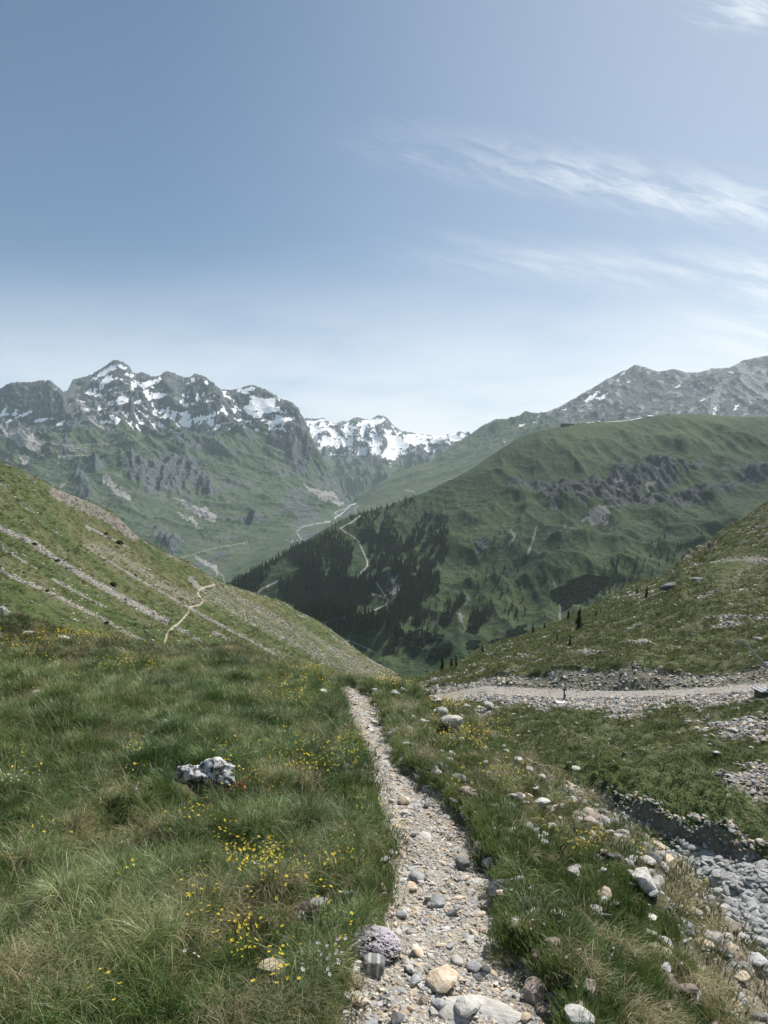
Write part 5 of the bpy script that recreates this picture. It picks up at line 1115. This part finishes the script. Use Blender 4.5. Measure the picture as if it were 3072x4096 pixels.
# ------------------------------------------------------------------ trees
m_needle, b = new_mat('dark_needles'); g_ = b.n('ShaderNodeNewGeometry'); oi = b.n('ShaderNodeObjectInfo')
nn = b.noise(g_.outputs['Position'], .35, 3, .6); c = b.mix(b.m('ADD', b.m('MULTIPLY', oi.outputs['Random'], .6), b.m('MULTIPLY_ADD', nn, .8, -.2), clamp=True), (.020, .036, .017, 1), (.058, .085, .034, 1))
finish(b, c, .8, .15)
m_needle2, b = new_mat('larch_needles'); g_ = b.n('ShaderNodeNewGeometry'); nn = b.noise(g_.outputs['Position'], 1.2, 3, .6)
c = b.mix(b.ramp(nn, .35, .65), (.022, .042, .016, 1), (.055, .085, .03, 1)); finish(b, c, .8, .15, trans=(.25, c))
m_bark = simple('bark', (.10, .08, .065), .95, 3, .3, .5, .03)
def far_tree(seed, lv=8):
    r = random.Random(seed); V = []; Fc = []
    for k in range(lv):
        z = .10 + .84 * k / lv; R_ = .150 * (1 - k / lv) ** .75 * r.uniform(.75, 1.2) + .012; n = 7; a0 = r.random() * 6; b0 = len(V); V.append((r.uniform(-.01, .01), 0, z + .19 * (1 - k / lv * .5)))
        for i in range(n):
            a = a0 + 2 * pi * i / n; q = R_ * r.uniform(.6, 1.2); V.append((q * cos(a), q * sin(a), z - r.uniform(0, .04))); V.append((q * .35 * cos(a + pi / n), q * .35 * sin(a + pi / n), z + .03))
        for i in range(n):
            x = b0 + 1 + 2 * i; y = b0 + 1 + (2 * i + 1); w_ = b0 + 1 + (2 * i + 2) % (2 * n); Fc.append((b0, x, y)); Fc.append((b0, y, w_))
    b0 = len(V); V += [(.012, 0, 0), (-.008, .01, 0), (-.008, -.01, 0), (0, 0, .35)]; Fc += [(b0, b0 + 1, b0 + 3), (b0 + 1, b0 + 2, b0 + 3), (b0 + 2, b0, b0 + 3)]
    return mesh_np('conifer', np.array(V), np.array(Fc), m_needle, False)
FT = [far_tree(i, 7 + i % 3) for i in range(5)]
forest_polys = [C5([(35, 402), (180, 315), (400, 185), (620, 85), (690, 150), (715, 180), (690, 300), (690, 385), (720, 365), (790, 372), (815, 385), (835, 450), (780, 540), (640, 588), (520, 598), (400, 540), (320, 478), (290, 420), (300, 385), (360, 385), (450, 345), (440, 330), (375, 300), (340, 260), (345, 235), (300, 270), (240, 330), (200, 410), (160, 450), (110, 430)]),
    C5([(690, 50), (750, 5), (950, 10), (965, 80), (930, 200), (900, 290), (850, 370), (815, 375), (805, 260), (745, 155), (690, 110)]), C5([(1000, 150), (1050, 80), (1110, 0), (1240, 30), (1220, 130), (1240, 220), (1180, 330), (1180, 430), (1100, 490), (1000, 600), (930, 660), (930, 590), (945, 500), (990, 380), (960, 355), (905, 310), (925, 230)]),
    C5([(1080, 520), (1130, 470), (1125, 560), (1060, 640), (1050, 600)]), C5([(1180, 620), (1310, 470), (1325, 500), (1200, 645)]), C5([(1340, 610), (1400, 545), (1470, 570), (1460, 610), (1380, 670), (1345, 660)]), C5([(545, 620), (650, 600), (850, 565), (950, 530), (930, 640), (700, 650), (660, 690), (560, 640)]),
    C2([(520, 825), (900, 690), (1110, 655), (1130, 690), (960, 720), (740, 780), (640, 790), (540, 850)])]
sparse_polys = [(C2([(1000, 650), (1300, 640), (1330, 800), (1100, 800), (960, 740)]), 60), (C5([(880, 640), (960, 560), (1180, 480), (1300, 480), (1180, 700), (900, 790)]), 70), (C5([(1280, 0), (1660, 100), (1660, 640), (1300, 460)]), 60), ([(2180, 2440), (2560, 2180), (2780, 2130), (2900, 2080), (2620, 2290), (2400, 2420)], 70), (C2([(860, 720), (1300, 530), (1310, 545), (900, 740)]), 40)]
r = np.random.default_rng(77); cand = []
for pl, dn in [(p_, None) for p_ in forest_polys] + sparse_polys:
    P_ = np.array(pl, float); lo, hi = P_.min(0), P_.max(0); area = .5 * abs(np.dot(P_[:, 0], np.roll(P_[:, 1], 1)) - np.dot(P_[:, 1], np.roll(P_[:, 0], 1)))
    n = int(area / 46) if dn is None else int(dn * 1.0)
    q = lo + (hi - lo) * r.random((n * 6, 2)); wob_ = np.stack([perlin(q[:, 0] / 18, q[:, 1] / 18, 5) * 16, perlin(q[:, 0] / 18, q[:, 1] / 18, 6) * 12], 1)
    q = q[poly_mask(q[:, 0] + wob_[:, 0], q[:, 1] + wob_[:, 1], P_)][:n]
    if dn is None:
        gp = fbm((q[:, 0] + q[:, 1] * .5) / 34, q[:, 1] / 75, 3, 150); q = q[gp < (.30 if P_[:, 0].mean() < 1400 else .13)]
    if dn is None:                                   # keep the meadow road free
        for rp in road_pts[:4]:
            d_, _t = line_dist(q[:, 0], q[:, 1] - 4, rp); q = q[d_ > 9]
    cand += [(a, b_, dn is not None) for a, b_ in q]
FORP = []
for a, b_, sp_ in cand:
    p = hit(gM, a, b_)
    if p[1] < 1150 or p[1] > 3400: continue
    FORP.append((*p, (17 if sp_ else 23) * r.uniform(.65, 1.2) * (1 - .25 * (p[1] > 2300)), r.uniform(0, 6.28)))
FORP.sort(key=lambda q: -q[3] / q[1]); print('forest', len(FORP))
def zone(x, y, z):
    a = 1536 + x / y * F; b_ = 2048 - (z - EYE) / y * F
    if a < 1320: return 'in the wood at the lower left'
    if a < 1420: return 'in the wood left of the winding road'
    if a < 1560: return 'in the wood below the winding road'
    if a < 1800: return 'in the wood right of the winding road'
    return 'among scattered trees on the hillside'
for q in FORP[:300]:
    o = link('conifer', FT[random.randrange(5)], None, q[:3], (0, 0, q[4]), (q[3] * 1.3, q[3] * 1.3, q[3]))
    yy_ = 2048 - (q[2] - EYE) / q[1] * F; hw = 'short' if q[3] < 19 else 'tall' if q[3] < 24 else 'very tall'; vw = 'upper' if yy_ < 2250 else 'middle' if yy_ < 2340 else 'lower' if yy_ < 2430 else 'lowest'
    tag(o, '%s conifer, %s rows, %s' % (hw, vw, zone(*q[:3])), 'conifer', 'conifers ' + zone(*q[:3]))
q = np.array(FORP[300:]); TC_ = proto_collection('forest_trees', FT)
stuff('forest', q[:, :3], np.stack([q[:, 4] * 0, q[:, 4] * 0, q[:, 4]], -1), np.stack([q[:, 3] * 1.3, q[:, 3] * 1.3, q[:, 3]], -1), r.integers(0, 5, len(q)), TC_)
# round alder thickets
def bush(seed, mat=None, name='thicket'):
    r = np.random.default_rng(seed); n = 150; c = r.normal(size=(n, 3)); c /= np.linalg.norm(c, axis=1)[:, None]; c[:, 2] = np.abs(c[:, 2]) * .8; c *= (.75 + .3 * r.random(n))[:, None]
    V = []; Fc = []
    for k in range(n):
        t = r.normal(size=(2, 3)) * .17; b0 = len(V); V += [c[k] - t[0], c[k] + t[1], c[k] + t[0], c[k] - t[1]]; Fc.append((b0, b0 + 1, b0 + 2, b0 + 3))
    return mesh_np(name, np.array(V), np.array(Fc), mat or m_bush, False)
m_bush, b = new_mat('alder_leaves'); oi = b.n('ShaderNodeObjectInfo'); finish(b, b.mix(oi.outputs['Random'], (.035, .055, .03, 1), (.06, .085, .045, 1)), .8, .1)
bp = [C5([(1000, 700), (1020, 660), (1080, 650), (1060, 700)]), C5([(1040, 770), (1040, 720), (1130, 670), (1130, 690), (1080, 780)]), C5([(1140, 700), (1160, 670), (1205, 680), (1200, 710)]), C5([(1130, 805), (1150, 760), (1220, 725), (1265, 735), (1240, 765), (1190, 800)]), C5([(870, 800), (890, 740), (950, 660), (975, 650), (930, 770)]),
      C5([(1330, 760), (1350, 710), (1410, 710), (1400, 750)]), C5([(1455, 750), (1480, 710), (1540, 700), (1520, 740)]), C5([(1560, 700), (1570, 650), (1660, 620), (1660, 690)]), [(2200, 2370), (2330, 2300), (2440, 2310), (2420, 2350), (2260, 2440)], [(2010, 2560), (2060, 2520), (2110, 2530), (2080, 2580)], C5([(880, 430), (900, 430), (930, 470), (900, 478)])]
bq = []
for P_ in bp:
    P_ = np.array(P_, float); lo, hi = P_.min(0), P_.max(0); n = int((hi - lo).prod() / 40)
    for a, b_ in lo + (hi - lo) * r.random((n, 2)):
        if poly_mask(np.array([[a]]), np.array([[b_]]), P_)[0, 0]: p = hit(gM, a, b_); bq.append((*p, r.uniform(3.0, 5.5)))
for _ in range(900):                                 # low scrub dotted over the hillside
    a, b_ = r.uniform(1500, 3060), r.uniform(1950, 2700)
    if fbm(np.array([a / 70]), np.array([b_ / 60]), 3, 140)[0] < .12: continue
    p = hit(gM, a, b_)
    if p[1] > 1100: bq.append((*p, r.uniform(1.0, 2.8)))
q = np.array(bq); BC = proto_collection('thickets', [bush(i) for i in range(3)])
stuff('thicket', q[:, :3], np.zeros((len(q), 3)), np.stack([q[:, 3], q[:, 3], q[:, 3] * .9], -1), r.integers(0, 3, len(q)), BC)

def near_conifer(seed, slim=1.0):
    """unit height; returns trunk mesh, crown mesh"""
    r = random.Random(seed); t = MB(); t.tube((0, 0, -.06), (0, 0, .5), .030, .016, 7); t.tube((0, 0, .5), (.006, 0, .97), .016, .003, 6)
    V = []; Fc = []; lv = 22
    for k in range(lv):
        z = .07 + .88 * k / lv; L = .235 * slim * (1 - k / lv) ** .8 * r.uniform(.7, 1.15) + .02
        for i in range(9 if k < 15 else 6):
            a = r.random() * 6.28; l = L * r.uniform(.55, 1.15); dr_ = r.uniform(-.25, .15)
            for s in range(5):
                f = (s + .6) / 5; x, y, zz = cos(a) * l * f, sin(a) * l * f, z + l * f * dr_ + r.uniform(-.008, .008); w_ = .030 * (1.15 - f * .5) + .004
                for _ in range(2):
                    v1 = mathutils.Vector((r.gauss(0, 1), r.gauss(0, 1), r.gauss(0, .6))).normalized() * w_; v2 = mathutils.Vector((cos(a), sin(a), r.uniform(-.4, .4))) * w_ * .7; c = mathutils.Vector((x, y, zz)); b0 = len(V)
                    V += [c - v1, c + v2, c + v1, c - v2]; Fc.append((b0, b0 + 1, b0 + 2, b0 + 3))
    return t.mesh('trunk', m_bark, True), mesh_np('crown', np.array([v[:] for v in V]), np.array(Fc), m_needle2, False)
NT = [near_conifer(i, 1 + .25 * (i % 2)) for i in range(3)]
def tree(a, b_, h, label, grp, i, name='larch', cat='tree'):
    p = hit(gN, a, b_, 8.9); H = h / F * p[1]; root = bpy.data.objects.new(name, None); COL.objects.link(root); root.location = p; root.rotation_euler = (0, 0, i * 1.7); root.scale = (H, H, H); tag(root, label, cat, grp)
    link('trunk', NT[i % 3][0], root); link('crown', NT[i % 3][1], root)
G_ = 'small conifers on the right slope'
for i, q in enumerate([(1769, 2688, 62, 'dark young conifer at the left end of the right slope, tallest of three'), (1806, 2672, 42, 'small conifer just right of the dark young one, middle of three'), (1824, 2664, 40, 'small conifer at the right end of the row of three'), (1668, 2722, 18, 'tiny conifer at the foot of the right slope ridge'), (1682, 2718, 14, 'tiny bush like conifer next to the tiny one at the foot of the ridge'),
    (1929, 2612, 38, 'conifer on the ridge half way between the row of three and the tall pair'), (2132, 2535, 42, 'round topped conifer on the ridge left of the tall conifer'), (2178, 2514, 24, 'small conifer tip showing over the ridge'), (2274, 2478, 40, 'dark conifer peeking over the ridge left of the tall conifer'), (2322, 2460, 34, 'conifer rising behind the tallest one on the ridge'),
    (2316, 2518, 84, 'tallest dark conifer on the right slope near the ridge'), (2281, 2584, 44, 'conifer below and left of the tallest one on the right slope'), (2228, 2566, 30, 'low dark bush like conifer left of the one below the tallest'), (2385, 2468, 26, 'small conifer right of the tallest one'), (2404, 2450, 18, 'tiny conifer right of the tallest one, farthest up'),
    (2587, 2390, 46, 'dark conifer high on the right slope below the outcrop'), (2549, 2374, 28, 'small conifer left of the high dark one on the right slope'), (2696, 2612, 20, 'tiny conifer alone in the middle of the right slope')]):
    tree(*q[:3], q[3], G_, i)
m_bushn, b = new_mat('juniper_leaves'); finish(b, (.03, .055, .02, 1), .8, .1, trans=(.2, (.04, .07, .02, 1)))
for i, (a, b_, w_, lb) in enumerate([(476, 2175, 30, 'round dark bush high on the left scree slope'), (424, 2135, 14, 'tiny bush left of the round dark one on the scree slope'), (137, 2178, 18, 'small bush in the upper grey scree streak at the left'), (229, 2245, 20, 'small bush lower in the upper scree streak'), (187, 2365, 20, 'low bush beside the lower grey scree streak'), (427, 2492, 16, 'dark bush at the end of the lower scree streak'), (540, 2302, 14, 'dark bush beside the thin straight rill'), (450, 2342, 34, 'flat dark juniper patch between two scree streaks')]):
    p = hit(gN, a, b_); s = w_ / F * p[1] / 2; root = bpy.data.objects.new('bush', None); COL.objects.link(root); root.location = p; root.scale = (s, s, s * .9); tag(root, lb, 'bush', 'bushes on the scree slope')
    link('leaves', bush(40 + i, m_bushn, 'leaves'), root); t = MB(); t.tube((0, 0, -.3), (.1, 0, .6), .07, .03, 6); t.obj('stem', m_bark, root)

# ------------------------------------------------------------------ buildings and other man made things
m_wood = simple('dark_timber', (.085, .065, .05), .8, .3, .25, .2, .05); m_stonew = simple('rubble_wall', (.33, .31, .28), .9, .4, .3, .3, .05)
m_roof = simple('slate_roof', (.15, .15, .16), .7, .3, .25, .2, .05); m_roofl = simple('sheet_roof', (.42, .43, .44), .45, .2, .1, .1, .05)
m_steel = simple('galvanised_steel', (.32, .33, .34), .4, 3, .15, .1, .01); m_conc = simple('pale_concrete', (.55, .54, .52), .85, 5, .15, .3, .01); m_dark = simple('dark_metal', (.05, .05, .052), .5, 5, .2, .1, .01)
m_win, b = new_mat('window_glass'); finish(b, (.03, .04, .05, 1), .1, .6); m_white = simple('white_sheet', (.72, .72, .71), .5, .5, .08, .1, .02)
def gable(mb, c, w_, d, h, ov=.6):
    x0, x1, y0, y1, z = c[0] - w_ / 2 - ov, c[0] + w_ / 2 + ov, c[1] - d / 2 - ov, c[1] + d / 2 + ov, c[2]; t = .35; m_ = c[1]
    for dz_ in (0,):
        mb.poly([(x0, y0, z), (x1, y0, z), (x1, m_, z + h), (x0, m_, z + h)]); mb.poly([(x1, y1, z), (x0, y1, z), (x0, m_, z + h), (x1, m_, z + h)])
        mb.poly([(x0, y0, z - t), (x0, m_, z + h - t), (x1, m_, z + h - t), (x1, y0, z - t)]); mb.poly([(x1, y1, z - t), (x1, m_, z + h - t), (x0, m_, z + h - t), (x0, y1, z - t)])
        mb.poly([(x0, y0, z - t), (x1, y0, z - t), (x1, y0, z), (x0, y0, z)]); mb.poly([(x1, y1, z - t), (x0, y1, z - t), (x0, y1, z), (x1, y1, z)])
        for x in (x0, x1): mb.poly([(x, y0, z), (x, m_, z + h), (x, y1, z), (x, y1, z - t), (x, m_, z + h - t), (x, y0, z - t)])
def house(g, a, b_, w_, d, h, rz, wm, rm, label, cat, grp, name='house', nwin=3):
    p = hit(g, a, b_); root = bpy.data.objects.new(name, None); COL.objects.link(root); root.location = p + np.array([0, d * .4, 0]); root.rotation_euler = (0, 0, rz); tag(root, label, cat, grp)
    t = MB(); t.box((0, 0, h / 2 - 3), (w_, d, h + 6)); 
    for x in (-w_ / 2, w_ / 2): t.poly([(x, -d / 2, h), (x, d / 2, h), (x, 0, h + d * .32)])
    wl = t.obj('wall', wm, root); t = MB(); gable(t, (0, 0, h + .1), w_, d, d * .32 + .2); rf = t.obj('roof', rm, root); t = MB(); t.box((w_ * .25, 0, h + d * .36), (1, 1, 2.6)); t.obj('chimney', wm, rf)
    for k in range(nwin):
        for fl in range(max(1, int(h // 3.2))):
            t = MB(); t.box((-w_ / 2 + (k + .5) * w_ / nwin, -d / 2 - .03, 1.7 + fl * 3), (1.2, .12, 1.4)); t.obj('window', m_win, root)
    t = MB(); t.box((w_ / 2 - 1.6, -d / 2 - .05, 1.05), (1.1, .16, 2.1)); t.obj('door', m_wood, root)
for i, (a, b_, w_, rz) in enumerate([(1150, 2166, 12, .2), (1160, 2158, 14, -.3), (1170, 2168, 11, .5), (1178, 2160, 13, .1), (1188, 2168, 12, -.2), (1196, 2162, 10, .7), (1166, 2174, 12, .3), (1374, 2047, 14, .2), (1384, 2042, 12, -.4), (1392, 2038, 14, .1)]):
    side_ = 'farmhouse in the hamlet below the valley road' if i < 7 else 'farmhouse beside the pale river up the valley'
    ordn = ['leftmost', 'second from left', 'front', 'middle', 'fourth from left', 'rightmost', 'lowest'][i] if i < 7 else ['leftmost', 'middle', 'rightmost'][i - 7]
    house(gF, a, b_, w_, 8.5, 5, rz, m_stonew, m_roof if i % 2 else m_roofl, ordn + ' slate roofed ' + side_, 'house', 'houses in the valley')
p = hit(gM, 2275, 1704); p[2] -= 1
root = bpy.data.objects.new('mountain_lodge', None); COL.objects.link(root); root.location = p + np.array([0, 10, 0]); root.rotation_euler = (0, 0, .15); tag(root, 'dark timber lift station and lodge standing on the green ridge', 'building')
t = MB(); t.box((-10, 0, 4), (44, 18, 16)); t.obj('wall', m_wood, root); t = MB(); t.box((22, 2, 4.5), (16, 14, 17)); t.obj('annex', m_wood, root)
t = MB(); t.box((-10, 0, 12.4), (47, 21, .8)); t.obj('flat_roof', m_roofl, root); t = MB(); gable(t, (22, 2, 13.2), 16, 14, 5); t.obj('gable_roof', m_roof, root)
t = MB(); t.box((-16, -12, 3), (40, 5, .5)); [t.box((-34 + 7 * k, -14, -1), (.5, .5, 8)) for k in range(6)]; t.obj('terrace', m_wood, root)
for k in range(7):
    t = MB(); t.box((-28 + 6 * k, -9.06, 8.5), (3.6, .14, 2.2)); t.obj('window', m_win, root)
for i, (a, b_, w_, lb) in enumerate([(2316, 1697, 9, 'low dark hut just right of the lodge on the ridge'), (2352, 1694, 7, 'small white hut on the ridge right of the lodge'), (2362, 1693, 6, 'second small white hut on the ridge'), (2374, 1692, 7, 'white cabin on the ridge beside the two white huts'), (2396, 1690, 12, 'low dark shed at the left end of the white tunnel'), (2602, 1668, 26, 'long low dark shed right of the white tunnel on the ridge'), (2672, 1659, 20, 'dark hut farthest right on the ridge')]):
    house(gM, a, b_, w_, 6, 3.2 if w_ < 12 else 4, .1, m_white if 'white' in lb and 'dark' not in lb else m_wood, m_roofl if 'white' in lb else m_roof, lb, 'hut', 'huts on the ridge', 'hut', 2)
pts = [hit(gM, a, b_) for a, b_ in [(2418, 1691), (2455, 1689), (2490, 1687), (2520, 1683), (2545, 1678), (2566, 1674)]]
t = MB()
for a, b_ in zip(pts[:-1], pts[1:]):
    a = mathutils.Vector(a) + mathutils.Vector((0, 0, 1.6)); b_ = mathutils.Vector(b_) + mathutils.Vector((0, 0, 1.6)); t.tube(a, b_, 2.6, 2.6, 10)
o = t.obj('conveyor_tunnel', m_white); tag(o, 'long white covered conveyor tunnel running along the green ridge', 'tunnel')
def pylon(g, a, b_, hpx, label):
    p = hit(g, a, b_); h = hpx / F * p[1]; root = bpy.data.objects.new('lift_pylon', None); COL.objects.link(root); root.location = p; tag(root, label, 'pylon', 'lift pylons on the hill')
    t = MB(); t.tube((0, 0, -2), (0, 0, h), .8, .5, 8); t.obj('mast', m_steel, root); t = MB(); t.box((0, 0, h), (7, .7, .6)); t.obj('cross_arm', m_steel, root)
    t = MB(); [t.box((x, 0, h - .6), (.5, 3, .5)) for x in (-3.2, 3.2)]; t.obj('sheaves', m_dark, root)
for q in [(2281, 1722, 24, 'lift pylon in front of the dark lodge'), (2335, 1704, 18, 'lift pylon right of the dark lodge'), (2120, 1774, 22, 'lift pylon on the ridge left of the lodge, upper of two'), (2090, 1786, 20, 'lift pylon on the ridge left of the lodge, lower of two'), (2007, 1824, 20, 'lift pylon half way down the left ridge'), (1874, 1896, 20, 'lift pylon low on the left ridge by the road'), (1711, 1974, 20, 'lift pylon at the top edge of the forest')]: pylon(gM, *q)

def lance(a, b_, hpost, tip, slab, label):
    """snow lance: short post with a long thin leaning pipe and a concrete slab at its foot"""
    p = hit(gN, a, b_, 8.9); k = p[1] / F; root = bpy.data.objects.new('snow_lance', None); COL.objects.link(root); root.location = p; tag(root, label, 'snow lance', 'snow lances along the track')
    t = MB(); t.tube((0, 0, -.3), (0, 0, hpost * k), .065, .06, 8); t.obj('post', m_dark, root); t = MB(); t.box((.03, 0, hpost * k), (.30, .12, .16)); t.box((0, -.1, hpost * k * .45), (.16, .12, .3)); t.obj('valve_head', m_dark, root)
    if tip: t = MB(); t.tube((0, 0, hpost * k * .9), (tip[0] * k, 1.2, tip[1] * k), .035, .022, 6); t.tube((tip[0] * k, 1.2, tip[1] * k), ((tip[0] * 1.03) * k, 1.25, tip[1] * k * 1.03), .06, .05, 6); t.obj('lance_pipe', m_steel, root)
    if slab: t = MB(); t.box((slab[0] * k, -.7, slab[1] * k), (slab[2] * k, .9, .16)); t.obj('concrete_slab', m_conc, root)
lance(2257, 2804, 46, (-46, 122), (-22, 3, 40), 'snow lance with dark post and white slab in the middle of the track edge')
lance(1741, 2790, 30, None, (-12, 0, 18), 'dark post with pale slab at the far left end of the track')
p = hit(gN, 3074, 2790); k = p[1] / F
root = bpy.data.objects.new('snow_lance', None); COL.objects.link(root); root.location = p; tag(root, 'long grey leaning lance pipe at the right edge of the photo above the track', 'snow lance', 'snow lances along the track')
t = MB(); t.tube((0, 0, -.3), (6 * k, 0, 115 * k), .09, .08, 8); t.obj('post', m_dark, root); t = MB(); t.tube((6 * k, 0, 112 * k), (-82 * k, .6, 218 * k), .07, .05, 8); t.tube((-80 * k, .6, 216 * k), (-88 * k, .65, 224 * k), .08, .08, 8); t.obj('lance_pipe', m_steel, root)
p = hit(gN, 3062, 2792); k = p[1] / F
root = bpy.data.objects.new('metal_hatch', None); COL.objects.link(root); root.location = p; tag(root, 'grey sheet metal hatch on a low box beside the track at the right edge', 'hatch')
t = MB(); t.box((.1, 0, .15), (1.1, 1.0, .7)); t.obj('box', m_dark, root); t = MB(); t.box((0, -.05, .54), (1.3, 1.2, .06)); [t.box((x, -.05, .585), (.04, 1.2, .03)) for x in (-.4, 0, .4)]; t.obj('lid', m_steel, root)
print('objects', len(bpy.data.objects))
